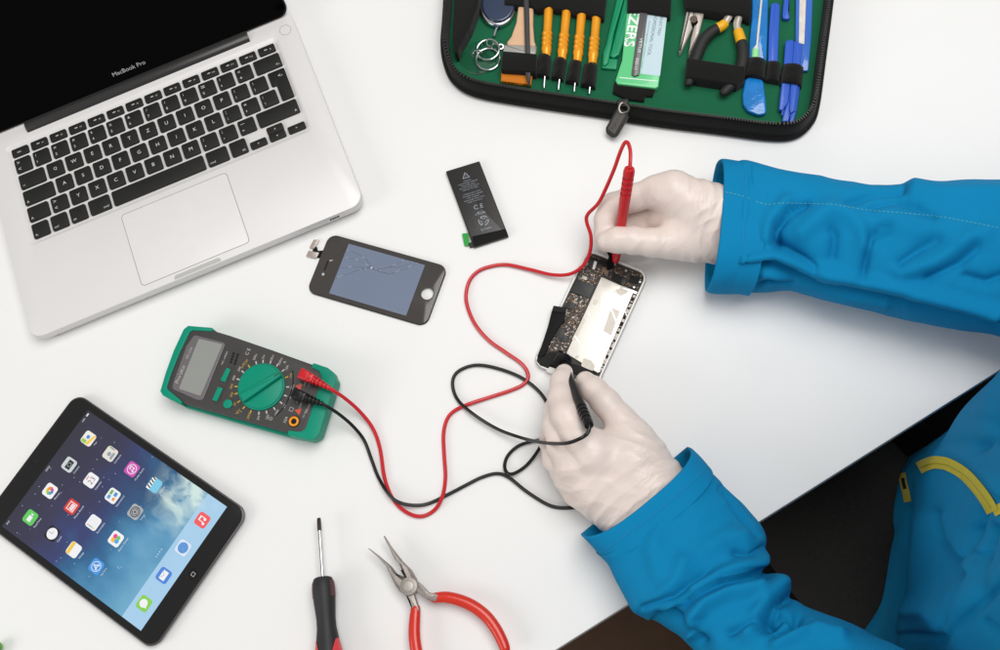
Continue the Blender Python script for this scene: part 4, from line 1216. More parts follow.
# puller
pu = thing  # (kept short)
pa, pb2 = U(622.5, 99, .0275), U(619, 106.5, .0285)
g = G(); g.slab(rloop(ul([(616, 99.5), (629, 99), (628, 104.5), (618, 105)], .027), .002), .0245, .0285, rt=.001)
slider = g.build('zip_slider', m_black, cs_)
ue, un = sdirs((626, 104), (610, 136), .02)
rp = [U(623.5, 103, .028), U(628.5, 107, .0285), U(627.6, 111, .027), U(622, 113, .026), U(619, 109, .027), U(620.5, 104, .028)]
G().tube(cr(rp, 5, closed=True), .0011, 8).build('puller_ring', mat('zip_metal', s(120, 116, 110), .3, metal=.8), slider)
tA, tB = U(624, 110.5, .0255), U(610.5, 134.5, .006)
te = (tB - tA).normalized(); tn = Vector((-te.y, te.x, 0)).normalized(); tu = te.cross(tn)
if tu.z < 0: tu = -tu
def tagslab(hw, l0, l1, n0_, n1_, r):
    gg = G(); L_ = (tB - tA).length
    gg.slab(rloop([(l0 * L_, -hw), (l1 * L_, -hw), (l1 * L_, hw), (l0 * L_, hw)], [r * .5, r, r, r * .5]), n0_, n1_, rt=.0007, rb=.0007)
    gg.v = [tA + te * v.x + tn * v.y + tu * v.z for v in gg.v]
    return gg
pt_ = tagslab(.0068, 0, 1.04, -.0018, .0018, .0055).build('zip_pull', m_black, cs_)
tagslab(.0046, .06, .86, .0016, .0023, .0012).build('pull_inlay', m_pull, pt_)
tx = G(); mid = tA.lerp(tB, .46) + tu * .0024
tx.text("Pro'sKit", mid, te, tn if tn.cross(te).z < 0 else -tn, width=.017, size=.0034)
tx.build('lettering', mat('pull_print', s(54, 52, 50), .5), pt_)
LZ = .0052
def loopband(pts, z, r=.0016, th=.0012, nm='elastic_band', z0=LZ, sag=True):
    """a raised elastic band over tools: outline in photo points"""
    return G().slab(rloop(ul(pts, z), r), z0, z, rt=.0011, n=3).build(nm, m_elastic, cs_)
def band4(pts, z):
    """an elastic loop arched over one tool: corners tl, tr, br, bl"""
    tl_, tr_, br_, bl_ = [U(a, b_, LZ) for a, b_ in pts]
    rings = []
    nseg = 10
    for i in range(nseg + 1):
        t = i / nseg
        a, b_ = tl_.lerp(bl_, t), tr_.lerp(br_, t)
        edge = 1 - .10 * abs(2 * t - 1) ** 6
        rings.append([a.lerp(b_, .5 - .5 * math.cos(math.pi * k / 14)) + Vector((0, 0, (z - LZ) * edge * math.sin(math.pi * k / 14) ** .55 + .0002 * math.sin(9 * t + k))) for k in range(15)])
    return G().loft(rings).build('elastic_band', m_elastic, cs_, smooth=60)
# ------------------------------------------------------------------ precision drivers
m_gold2 = mat('orange_anodised_aluminium', s(244, 164, 34), .3, metal=.25, spec=.5, coat=.2, var=.05, vscale=200)
drv = [((549, 2), (546, 58.5), (544, 88)), ((567.4, 4), (561.6, 61.5), (559.2, 91)), ((582.4, 6), (577, 65), (573, 93)), ((597.4, 8), (592, 68), (587.4, 94.5))]
dlab = ['orange precision screwdriver beside the flat paint brush, first of four', 'orange precision screwdriver second from the paint brush in its row', 'orange precision screwdriver third from the paint brush in its row', 'orange precision screwdriver nearest the green prying sticks']
drz = LZ + .0052
drp = [(0, .0042), (.02, .0046), (.28, .0042), (.52, .0040)]
for k in range(3):
    t = .53 + .085 * k
    drp += [(t, .0041), (t + .02, .0049), (t + .055, .0049), (t + .072, .0041)]
drp += [(.80, .0048), (.86, .0048), (.9, .0042), (1, .0040)]
proto = None
for i, (a, b_, c) in enumerate(drv):
    A, B, C_ = U(*a, drz), U(*b_, drz), U(*c, drz - .001)
    A = A - (B - A) * .35
    if proto is None:
        r = thing('precision_screwdriver', dlab[i], 'screwdriver', A, 'orange precision screwdrivers in a row')
        drp2 = [(0, .0036), (.01, .0042), (.24, .0042)] + [(.26 + t * .74, q) for t, q in drp]
        G().lathe(A, B, drp2, 20).build('handle', m_gold2, r)
        G().lathe(B - (B - A) * .02, C_, [(0, .0022), (.25, .0021), (.3, .0011), (.92, .0011), (1, .0004)], 12).build('blade', m_chrome, r)
        e0_ = (B - A).normalized()
        r.location = A
        proto = r
        ang0 = math.atan2(e0_.y, e0_.x)
    else:
        r = proto.copy(); COL.objects.link(r)
        for ch in list(proto.children):
            q = ch.copy(); COL.objects.link(q); q.parent = r
        r.location = A; r['label'] = dlab[i]
        e1_ = (B - A).normalized()
        r.rotation_euler = (0, 0, math.atan2(e1_.y, e1_.x) - ang0)
for q in ([(538.6, 58), (551.6, 59.6), (549.8, 79.6), (536.4, 77.6)], [(554.4, 61.5), (567, 63), (563.6, 82.6), (551.4, 80.4)], [(570, 64.2), (581.6, 66), (578.4, 86), (565.6, 84.2)], [(584, 67.4), (597.4, 69.2), (595.4, 90.2), (580.6, 87.6)]):
    band4(q, LZ + .0108)
loopband([(505, -16), (607, -8), (604, 17), (590, 14), (585, 12), (574, 12.5), (569, 9), (556, 8.5), (550, 6), (538, 9), (533, 6.5), (522, 5), (504, 4)], LZ + .0105)
# ------------------------------------------------------------------ badge reel with rings, suction cup
m_navy = mat('navy_glossy_plastic', s(44, 58, 84), .22, spec=.6, coat=.3)
m_clear = mat('clear_vinyl', s(240, 246, 244), .08, trans=1, ior=1.16, spec=.6)
rl = thing('badge_reel', 'dark blue oval badge reel with chrome rim in case corner', 'badge reel', U(497, 8, LZ))
def ellip(px, py, a, b_, n=40): return [(px + a * math.cos(2 * math.pi * k / n), py + b_ * math.sin(2 * math.pi * k / n)) for k in range(n)]
G().slab(ul(ellip(497, 6, 18.2, 19.5), LZ + .006), LZ + .0003, LZ + .0062, rt=.002, rb=.0012).build('rim', m_chrome, rl)
G().slab(ul(ellip(498, 4, 16.6, 17.6), LZ + .008), LZ + .006, LZ + .0088, rt=.0022, n=5).build('disc', m_navy, rl)
G().slab(rloop(ul([(491, 21), (503, 20.5), (499, 27.4), (495, 27.4)], LZ + .005), .001), LZ + .001, LZ + .006, rt=.001).build('neck', m_navy, rl)
G().tube([U(497, 27, LZ + .004), U(495.4, 31, LZ + .004), U(494, 36, LZ + .004)], .0013, 8).build('cord', m_chrome, rl)
kr = thing('key_ring', 'two linked steel key rings lying beside the suction cup', 'key ring', U(488, 55, LZ))
ex_, ey_ = Vector((1, 0, 0)), Vector((0, 1, 0))
G().torus(U(488, 49.5, LZ + .0045), Vector((1, 0, .06)).normalized(), ey_, .0108, .0009).build('ring', m_chrome, kr)
G().torus(U(488, 59, LZ + .003), ex_, Vector((0, 1, .06)).normalized(), .0112, .0009).build('ring', m_chrome, kr)
cl = G()
cl.torus(U(490, 42.5, LZ + .003), ex_, Vector((0, .8, .5)).normalized(), .0032, .0006, 20, 6)
cl.torus(U(494.5, 46.5, LZ + .004), ex_, Vector((0, .6, .7)).normalized(), .0026, .0006, 20, 6)
cl.torus(U(501, 46.5, LZ + .003), ex_, Vector((0, .9, .3)).normalized(), .0022, .0006, 20, 6)
cl.build('chain', m_chrome, kr)
scp = thing('suction_cup', 'clear plastic suction cup lying under the key rings', 'suction cup', U(478.5, 58, LZ))
sc_c = U(478.5, 58, LZ + .0004)
g = G(); g.loft([[sc_c + Vector((r * math.cos(a), r * math.sin(a), z)) for a in [2 * math.pi * k / 40 for k in range(40)]] for r, z in ((.0175, 0), (.0178, .0006), (.015, .0016), (.009, .0034), (.004, .0046), (.0036, .0072), (.0044, .0084), (.0034, .0096), (.001, .0098))], True, True)
g.build('cup', m_clear, scp, smooth=80)
# ------------------------------------------------------------------ brush and dark spudger
m_wood = mat('pale_wood', s(216, 176, 140), .5, var=.1, vscale=120)
m_brist = mat('orange_bristles', s(214, 124, 22), .7, var=.3, vscale=900, bump=.8, bscale=1600)
m_ferr = mat('tin_ferrule', s(206, 204, 196), .3, metal=.7)
br = thing('paint_brush', 'flat brush with pale wooden handle and orange bristles', 'brush', U(520, 45, LZ))
bzz = LZ + .0075
G().slab(rloop(ul([(520, -8), (533.6, -8), (533, 24), (534.2, 40), (536.6, 46.4), (504.4, 44.6), (511, 36), (516, 22)], bzz), .003), LZ + .0008, bzz, rt=.002, rb=.001).build('handle', m_wood, br)
G().slab(rloop(ul([(504, 44.4), (536.8, 46.2), (535.4, 56), (503, 53)], bzz), .0006), LZ + .0004, bzz + .0006, rt=.001).build('ferrule', m_ferr, br)
bg = G()
for k in range(22):
    t = (k + .5) / 22
    a = U(503.6 + t * 30.5, 53.4 + t * 2, bzz - .001); b_ = U(500.6 + t * 31 + random.uniform(-.5, .5), 81.5 + t * 4.6 + random.uniform(-.8, .8), bzz - .003)
    bg.tube([a, a.lerp(b_, .6), b_], [.0011, .0011, .0004], 6)
bg.slab(ul([(503.6, 54), (535, 56), (531, 84.5), (502, 81)], bzz - .002), LZ + .001, bzz - .0018)
bg.build('bristles', m_brist, br)
loopband([(502.6, 50.6), (537, 53.4), (536, 72), (500.6, 69.6)], bzz + .0056)
m_dsp = mat('dark_grey_nylon', s(66, 66, 66), .45)
spz = bzz + .0042
sp_ = thing('spudger', 'dark grey nylon spudger stick lying over the brush handle', 'spudger', U(527, 40, LZ))
G().slab(rloop(ul([(523.4, -8), (528.6, -8), (530.6, 73), (529.6, 86), (528.4, 86), (525.4, 73)], spz), .0005), spz - .003, spz, rt=.0008, rb=.0005).build('stick', m_dsp, sp_)
# ------------------------------------------------------------------ green prying sticks
m_gpry = mat('green_prying_plastic', s(0, 138, 92), .35)
gz = LZ + .0055
for pts, lab in (([(618.6, -10), (626, -10), (614.4, 32), (608.5, 62.4), (602.4, 67.4), (603, 52), (606, 44)], 'green plastic prying stick with flat end, left of the tweezers pouch'), ([(626.5, -10), (632.5, -10), (624, 40), (619.4, 54), (613.6, 57.6), (610, 55.4)], 'green plastic prying stick pressed against the tweezers pouch')):
    o = thing('prying_stick', lab, 'prying tool', U(612, 30, LZ), 'green plastic prying sticks')
    bo = G().slab(rloop(ul(pts, gz), .0016), LZ + .0006, gz, rt=.0014).build('blade', m_gpry, o)
    q = pts
    G().tube([U(q[0][0] + 3.4, 0, gz), U((q[2][0] + q[-1][0]) / 2, 38, gz), U((q[3][0] + q[-2][0]) / 2, 52, gz)], [.0015, .0015, .0004], 8, flat=.5).build('rib', m_gpry, bo)
G().slab(rloop(ul([(602.4, 57.4), (617.6, 59), (616.4, 69), (601.8, 67.8)], gz - .002), .0008), LZ + .0004, gz - .002, rt=.0006).build('flat_end', m_gpry, [o for o in SC.objects if o.name == 'prying_stick'][0])
# ------------------------------------------------------------------ tweezers in a pouch
m_pouch = mat('green_pouch_card', s(98, 202, 134), .25, spec=.5, coat=.3, var=.05)
m_lblue = mat('pale_blue_card', s(196, 218, 226), .25, coat=.3)
m_twz = mat('grey_coated_steel', s(98, 96, 98), .35, metal=.3)
m_pw = mat('pouch_white_print', s(232, 240, 234), .5)
m_pd = mat('pouch_grey_print', s(90, 120, 130), .5)
tz = LZ + .006
po = thing('tweezers_pouch', 'green printed pouch holding grey tweezers in the case centre', 'tweezers pouch', U(640, 50, LZ))
G().slab(rloop(ul([(628.6, -6), (669.4, -4), (663.4, 50), (658.4, 86.6), (655, 88), (617.4, 83.6), (615.4, 80), (622, 60)], tz), .002), LZ + .0005, tz, rt=.001).build('card', m_pouch, po)
G().slab(rloop(ul([(648.8, 2), (668.2, 4), (660, 76), (640.2, 73.6)], tz), .0006), tz, tz + .0002).build('blue_panel', m_lblue, po)
tw = G().slab(rloop(ul([(641.2, 2), (649, 2.6), (639, 74.6), (634.4, 76.2), (631.4, 74)], tz + .002), .0008), tz, tz + .0022, rt=.0008).build('tweezers', m_twz, po)
te_, tn_ = sdirs((645, 10), (634, 72), tz)
tn_ = Vector((-te_.y, te_.x, 0))
g = G()
for ox in (-.0004, 0, .0004):
    for oy in (-.0004, 0, .0004): g.text('TWEEZERS', U(635.0, 12.4, tz + .0003) + te_ * ox + tn_ * oy + Vector((0, 0, .00002 * (ox + oy) / .0004)), te_, tn_, width=.073, size=.0092)
g.text('VETUS', U(640.3, 45, tz + .0024), te_, tn_, width=.0155, size=.0026)
g.text('ESD-11', U(636.4, 63.6, tz + .0024), te_, tn_, width=.0115, size=.0022)
g.slab(ul([(619.6, 77), (657.4, 80.6), (657.2, 81.4), (619.4, 77.8)], tz), tz, tz + .00015)
g.build('white_lettering', m_pw, po)
g = G()
g.text('SELECTED', U(660.4, 25, tz + .0003), te_, tn_, width=.022, size=.0026)
g.text('PROFESSIONAL TOOL', U(652.6, 34, tz + .0003), te_, tn_, width=.046, size=.003)
g.text('Anti-magnetic stainless steel', U(645.6, 44, tz + .0003), te_, tn_, width=.05, size=.0014)
g.build('grey_lettering', m_pd, po)
loopband([(628, -16), (672, -14), (670.6, 15.6), (641, 11), (627, 11)], tz + .0042)
loopband([(614.6, 80), (656, 87.6), (652.6, 96), (645, 95.4), (644.6, 101), (627, 99), (612.6, 92)], LZ + .0035)
# ------------------------------------------------------------------ pliers inside the case
m_sat = mat('satin_steel', s(206, 196, 188), .35, metal=.6, var=.05, rvar=.08)
npz = LZ + .008
nl = thing('long_nose_pliers', 'bright steel long nose pliers with only the open jaws showing', 'pliers', U(692, 30, LZ))
for pts in ([(687.6, -6), (694.5, -6), (694, 15), (691.4, 22), (692.6, 27), (681, 51.8), (679, 52), (682, 34), (686.4, 11)], [(694.5, -6), (703.6, -6), (704, 14), (699.6, 32), (690.6, 53.6), (688.6, 53.6), (691, 38), (694.2, 25.6), (696.6, 21.6), (694, 15)]):
    G().slab(rloop(ul(pts, npz), .0004), LZ + .001, npz, rt=.0014, n=4).build('jaw', m_sat, nl)
p = U(693.6, 19, npz); G().slab(circ(p.x, p.y, .0036, 24), npz - .003, npz + .0002).build('pivot_recess', mat('recess_steel', s(96, 84, 74), .5, metal=.5), nl)
bp_ = thing('cutting_pliers', 'pliers with curved black rubber handles and yellow bands', 'pliers', U(720, 50, LZ))
m_yel = mat('yellow_band', s(232, 172, 24), .4)
m_bh = mat('black_handle_rubber', s(30, 31, 30), .6, bump=.15, bscale=900)
hz = LZ + .0078
for nm, pth, rad in (('left', [(733, -6), (730.4, 12), (726.6, 20), (722.4, 25.4), (712, 31.4), (703, 41), (697.4, 54), (692.6, 68), (689, 82)], None), ('right', [(740, -6), (739.4, 14), (737, 25), (739.6, 36), (742.6, 48), (742.4, 62), (738, 74), (731, 85), (724.4, 91.6)], None)):
    P_ = [U(a, b_, hz) for a, b_ in pth]
    sm = cr(P_, 6)
    n_h = 6 * 3
    G().tube(sm[:n_h + 3], [.0036, .0036, .0034, .0032], 10, flat=.8).build('shank', m_sat, bp_)
    q = G().tube(sm[n_h + 1:], [.0044, .0052, .0056, .0056, .0054, .005, .0044], 14, flat=.9, roundend=True).build('handle', m_bh, bp_)
    G().tube(sm[n_h - 3:n_h + 4], [.0044, .0048, .0049], 14).build('yellow_collar', m_yel, q)
loopband([(686.6, 57.4), (745.6, 66), (744.6, 79), (737, 84.4), (685.6, 76.6)], hz + .006)
loopband([(683, -16), (752, -8), (751, 18.4), (742, 14), (722, 13), (704, 10), (686, 8)], hz + .0058)
# ------------------------------------------------------------------ blue bits
m_bcl = mat('blue_tinted_plastic', s(24, 120, 196), .12, spec=.6, coat=.4, var=.3, vscale=90, bump=1.0, bscale=130)
m_blu = mat('blue_prying_plastic', s(46, 92, 196), .35)
m_wst = mat('white_plastic', s(224, 232, 224), .4)
m_lgr = mat('pale_green_plastic', s(150, 224, 160), .4)
bz = LZ + .006
bw = thing('cleaning_brush', 'white twisted stick with pale green grip in a blue sleeve', 'cleaning brush', U(755, 40, LZ))
blw = thing('spatula', 'translucent blue rounded spatula below the black elastic', 'spatula', U(755, 98, LZ))
G().slab(rloop(ul([(752.4, -6), (768.4, -6), (767.6, 30), (766.6, 58), (765.2, 64), (749, 62.4), (749.6, 40), (751.6, 20)], bz), .001), LZ + .0006, bz, rt=.0012).build('sleeve', m_bcl, bw)
wp = [U(761.8, -5, bz + .0012), U(759.6, 20, bz + .0012), U(757, 45, bz + .0012)]
stk = G(); stk.tube(wp, .0009, 8)
for k in range(26):
    q = wp[0].lerp(wp[2], k / 30.0); e = (wp[2] - wp[0]).normalized()
    stk.torus(q, Vector((-e.y, e.x, 0)), Vector((0, 0, 1)), .001, .0004, 10, 5)
stk.build('stick', m_wst, bw)
G().lathe(wp[2], U(755.6, 50, bz + .001), [(0, .001), (1, .0032)], 14).build('ferrule', m_wst, bw)
G().lathe(U(755.6, 50, bz + .0005), U(754.4, 65, bz + .0005), [(0, .0034), (.1, .0036), (1, .0034)], 14).build('grip', m_lgr, bw)
band4([(746.6, 62), (765.4, 64), (764.4, 82.4), (743.8, 79.4)], bz + .0058)
bl_ = G(); bl_.slab(rloop(ul([(745.6, 76), (763.4, 79), (765.4, 96), (767, 113.6), (758, 114.8), (748, 111), (743, 104), (742.4, 94)], bz - .001), .005), LZ + .0006, bz - .001, rt=.0016, n=4)
bl_.build('blade', m_bcl, blw)
def bluebar(pts, z0, z1, lab, grooves):
    o = thing('opening_tool', lab, 'opening tool', U(pts[0][0], pts[0][1], LZ), 'blue plastic opening tools')
    b_ = G().slab(rloop(ul(pts, z1), .0007), z0, z1, rt=.0008).build('bar', m_blu, o)
    g = G()
    for a, c in grooves:
        g.tube([U(*a, z1), U(*c, z1)], .0007, 6, flat=.5)
    g.build('rib', m_blu, b_)
    return o
bluebar([(771, 3.4), (776, 2), (780, 4.6), (777.6, 66), (768, 64.4), (769, 30)], LZ + .0006, bz, 'wide grooved blue opening tool, tallest of the blue ones', [((772.6, 5), (770.6, 64)), ((776.6, 5), (774.4, 64))])
bluebar([(784.4, -6), (790, -6), (789, 10), (790, 17), (788.4, 18.6), (783, 18), (782.4, 14)], LZ + .0006, bz - .001, 'short blue opening tool end poking down beside the clear strip', [((786, -4), (785, 14))])
b3 = [([(785.6, 41), (789.6, 39), (794, 40.4), (792, 70), (788, 102), (782.6, 110), (779, 109), (780, 98), (783.4, 70)], 'blue opening tool with angled lower tip, left of the cluster'), ([(794, 40.6), (802.6, 43.4), (800, 66), (796.4, 100), (795.4, 110), (790, 113.4), (789.4, 107), (791.6, 74)], 'blue opening tool with stepped lower end, right of the cluster'), ([(790.4, 72), (795, 72.6), (791.6, 108), (788.6, 121), (782, 121), (783.6, 112), (788, 100)], 'slim blue opening tool reaching lowest in the cluster'), ([(796, 82), (800.6, 82.6), (797, 110), (793.6, 121.6), (789.6, 121.6), (790.4, 112)], 'narrow blue opening tool end nearest the case corner')]
for i, (pts, lab) in enumerate(b3):
    z1 = bz + (.0012 if i < 2 else -.0012)
    bluebar(pts, LZ + .0006 + (.0026 if i < 2 else 0), z1, lab, [(((pts[0][0] + pts[1][0]) / 2, pts[0][1] + 2), ((pts[4][0] + pts[5][0]) / 2 - 1, pts[4][1] - 6))])
band4([(766, 65), (780.4, 67), (778.6, 85.4), (764.6, 83)], bz + .0042)
band4([(781.4, 68.6), (803, 71), (801, 89.6), (779, 86.6)], bz + .0066)
loopband([(778, 74), (784, 75), (783, 80), (777, 79)], LZ + .003)
m_slv = mat('clear_blue_sleeve', s(58, 112, 200), .15, coat=.4)
m_wht2 = mat('white_bit_strip', s(214, 206, 198), .4, var=.3, vscale=160)
st2 = thing('blade_strip', 'pale metal blade in a clear blue sleeve at the case side', 'blade', U(804, 30, LZ))
G().slab(rloop(ul([(796, -6), (813, -6), (811.4, 40), (808.4, 70.4), (800, 70.6), (795.6, 40)], bz - .002), .001), LZ + .0004, bz - .002, rt=.0008).build('sleeve', m_slv, st2)
G().slab(rloop(ul([(799.6, -6), (806.4, -6), (804.4, 44), (798.8, 43)], bz - .001), .0006), bz - .002, bz - .001, rt=.0003).build('blade', m_wht2, st2)
# inner side pocket flaps of the case
loopband([(481, -16), (478, 4), (470, 26), (460, 44), (456, 58), (452, 40), (455, -16)], .0215, r=.002, nm='side_gusset', z0=LZ)

# ------------------------------------------------------------------ a green tip at the corner of the photograph
gt = thing('plastic_tool', 'green rounded plastic tip entering at the lower left corner of the table', 'plastic tool', U(-14, 662, 0))
m_lime = mat('lime_green_plastic', s(86, 160, 46), .35, bump=.1)
G().tube([U(-46, 706, .006), U(-20, 668, .006), U(-4, 647.5, .006)], [.0075, .007, .0052], 20, flat=.8, roundend=True).build('grip', m_lime, gt)
G().tube([U(-62, 730, .006), U(-46, 706, .006)], [.004, .004], 16).build('shaft', m_chrome, gt)
# ================================================================== the person: gloves, sleeves, jacket
def glove_material(wr, wd, seed):
    """thin latex: fine rings of wrinkles round the wrist, diagonal pull lines across the hand, small puckers"""
    m = mat('white_latex_glove', s(225, 211, 203), .36, spec=.45, var=.04, vscale=70, bump=.1, bscale=420, sss=.22)
    nt = m.node_tree
    tc = [n for n in nt.nodes if n.type == 'TEX_COORD'][0]
    old = [n for n in nt.nodes if n.type == 'BUMP'][0]
    def mth(op, *a):
        n = nt.nodes.new('ShaderNodeMath'); n.operation = op
        for i, v in enumerate(a):
            if isinstance(v, (int, float)): n.inputs[i].default_value = v
            else: nt.links.new(v, n.inputs[i])
        return n.outputs[0]
    def dot(vec):
        n = nt.nodes.new('ShaderNodeVectorMath'); n.operation = 'DOT_PRODUCT'
        nt.links.new(tc.outputs['Object'], n.inputs[0]); n.inputs[1].default_value = vec
        return n.outputs['Value']
    def nse(sc, det=2):
        n = nt.nodes.new('ShaderNodeTexNoise'); n.inputs['Scale'].default_value = sc; n.inputs['Detail'].default_value = det
        n.noise_dimensions = '4D'; n.inputs['W'].default_value = seed
        nt.links.new(tc.outputs['Object'], n.inputs['Vector'])
        return n.outputs['Fac']
    base = wr - Vector(pers.location)
    sv = wd.cross(Vector((0, 0, 1)))
    ax = mth('SUBTRACT', dot(wd), base.dot(wd)); sd_ = mth('SUBTRACT', dot(sv), base.dot(sv))
    n1, n2, n3 = nse(26), nse(60), nse(34, 1)
    def ridge(ph, sharp):
        return mth('SUBTRACT', 1.0, mth('POWER', mth('ABSOLUTE', mth('SINE', ph)), sharp))
    g1 = mth('EXPONENT', mth('MULTIPLY', mth('MULTIPLY', mth('DIVIDE', mth('ADD', ax, -.002), .028), mth('DIVIDE', mth('ADD', ax, -.002), .028)), -1.0))
    r1 = ridge(mth('ADD', mth('MULTIPLY', ax, 560.0), mth('ADD', mth('MULTIPLY', n1, 16.0), mth('MULTIPLY', n2, 3.0))), .55)
    k1 = nt.nodes.new('ShaderNodeClamp'); nt.links.new(mth('MULTIPLY', mth('SUBTRACT', n3, .34), 4.0), k1.inputs[0])
    h1 = mth('MULTIPLY', mth('MULTIPLY', r1, g1), k1.outputs[0])
    dg = mth('ADD', mth('MULTIPLY', ax, 250.0), mth('MULTIPLY', sd_, 300.0))
    r2 = ridge(mth('ADD', dg, mth('ADD', mth('MULTIPLY', n1, 13.0), mth('MULTIPLY', n2, 3.0))), .42)
    k2 = nt.nodes.new('ShaderNodeClamp'); nt.links.new(mth('MULTIPLY', mth('SUBTRACT', nse(40, 1), .47), 6.0), k2.inputs[0])
    h2 = mth('MULTIPLY', mth('MULTIPLY', r2, k2.outputs[0]), .8)
    r3 = ridge(mth('ADD', mth('MULTIPLY', ax, 420.0), mth('ADD', mth('MULTIPLY', sd_, -160.0), mth('MULTIPLY', n2, 12.0))), .5)
    k3 = nt.nodes.new('ShaderNodeClamp'); nt.links.new(mth('MULTIPLY', mth('SUBTRACT', nse(55, 1), .53), 6.0), k3.inputs[0])
    h3 = mth('MULTIPLY', mth('MULTIPLY', r3, k3.outputs[0]), .5)
    hh = mth('ADD', mth('ADD', h1, h2), h3)
    b2 = nt.nodes.new('ShaderNodeBump'); b2.inputs['Strength'].default_value = .32; b2.inputs['Distance'].default_value = .0011
    nt.links.new(hh, b2.inputs['Height']); nt.links.new(old.outputs[0], b2.inputs['Normal'])
    nt.links.new(b2.outputs[0], nt.nodes['Principled BSDF'].inputs['Normal'])
    return m
m_blue = weave('blue_work_cloth', s(0, 128, 179), .85, 1500, .3, var=.07, vscale=22, sheen=0, dist=.0003)
def crumple(m):
    nt = m.node_tree
    tc = [n for n in nt.nodes if n.type == 'TEX_COORD'][0]
    old = [n for n in nt.nodes if n.type == 'BUMP'][0]
    nn = nt.nodes.new('ShaderNodeTexNoise'); nn.noise_type = 'RIDGED_MULTIFRACTAL'
    nn.inputs['Scale'].default_value = 26; nn.inputs['Detail'].default_value = 3; nn.inputs['Distortion'].default_value = .5
    nt.links.new(tc.outputs['Object'], nn.inputs['Vector'])
    b2 = nt.nodes.new('ShaderNodeBump'); b2.inputs['Strength'].default_value = .3; b2.inputs['Distance'].default_value = .002
    nt.links.new(nn.outputs['Fac'], b2.inputs['Height']); nt.links.new(old.outputs[0], b2.inputs['Normal'])
    nt.links.new(b2.outputs[0], nt.nodes['Principled BSDF'].inputs['Normal'])
crumple(m_blue)
m_stitch = mat('pale_stitching', s(92, 178, 186), .7)
m_bstitch = mat('blue_stitching', s(40, 140, 186), .7)
m_yzip = weave('yellow_zip_tape', s(206, 190, 36), .7, 1200, .3, var=.1, vscale=200)
m_ydark = mat('yellow_zip_coil', s(182, 166, 38), .5, bump=.8, bscale=1600)
pers = thing('person', 'person in a blue work jacket and thin white gloves, working on the opened phone', 'person', U(1060, 600, 0))
def hand(name, spec, lo_pad, wr, wr_dir, k_all=.0035, h=.0011, seed=1):
    """spec: list of (group, [(px,py,zmm,rmm), ...])"""
    groups = []
    allp = []
    for grp, ch in spec:
        pts = [(np.array(U(a, b_, c / 1000)), r / 1000) for a, b_, c, r in ch]
        allp += [p for p, r in pts]
        groups.append((grp, pts))
    allp = np.array(allp)
    lo = allp.min(0) - .022; hi = allp.max(0) + .022
    lo[2] = max(lo[2], -.002)
    wr = np.array(wr); wd = np.array(wr_dir); wd = wd / np.linalg.norm(wd)
    def fn(P):
        palm = None; fing = None
        for grp, pts in groups:
            d = None
            for (a, ra), (b_, rb_) in zip(pts[:-1], pts[1:]):
                q = sdf_cone(P, a, b_, ra, rb_)
                d = q if d is None else smin(d, q, .004)
            if grp == 'palm': palm = d if palm is None else smin(palm, d, .016)
            else: fing = d if fing is None else smin(fing, d, .0022)
        out = smin(palm, fing, .009)
        # loose latex: rings of folds round the wrist, diagonal pulls over the hand, fine puckers
        ax = (P - wr) @ wd
        n1 = vnoise(P, 38, seed); n2 = vnoise(P, 95, seed + 1); n3 = vnoise(P, 20, seed + 2)
        wm = np.exp(-((ax - .004) / .030) ** 2)
        ph = ax * 620 + n1 * 9 + n3 * 10
        out = out - wm * .0013 * (1 - np.abs(np.sin(ph * .5)) ** .7) * (.4 + n3 + .5)
        side = np.cross(np.broadcast_to(wd, P.shape), np.array([0, 0, 1.]))
        sd_ = (P - wr) @ (np.cross(wd, np.array([0, 0, 1.])))
        ph2 = (ax * .8 + sd_ * .9) * 420 + n1 * 10 + n3 * 8
        mm_ = np.clip((vnoise(P, 26, seed + 5) + .12) * 3, 0, 1) * np.clip((ax + .11) / .05, 0, 1)
        out = out - mm_ * .0010 * (1 - np.abs(np.sin(ph2 * .5)) ** .6)
        out = out + n2 * .0006
        return np.maximum(out, -(P[..., 2] - .0008))
    vs, F = surf_net(fn, lo, hi, h)
    g = G(); g.v = [Vector(v) for v in vs]; g.f = [tuple(int(i) for i in f) for f in F]
    o = g.build(name, glove_material(Vector(wr), Vector(wd), float(seed)), pers, smooth=180)
    sm = o.modifiers.new('smooth', 'SMOOTH'); sm.factor = .5; sm.iterations = 1
    return o
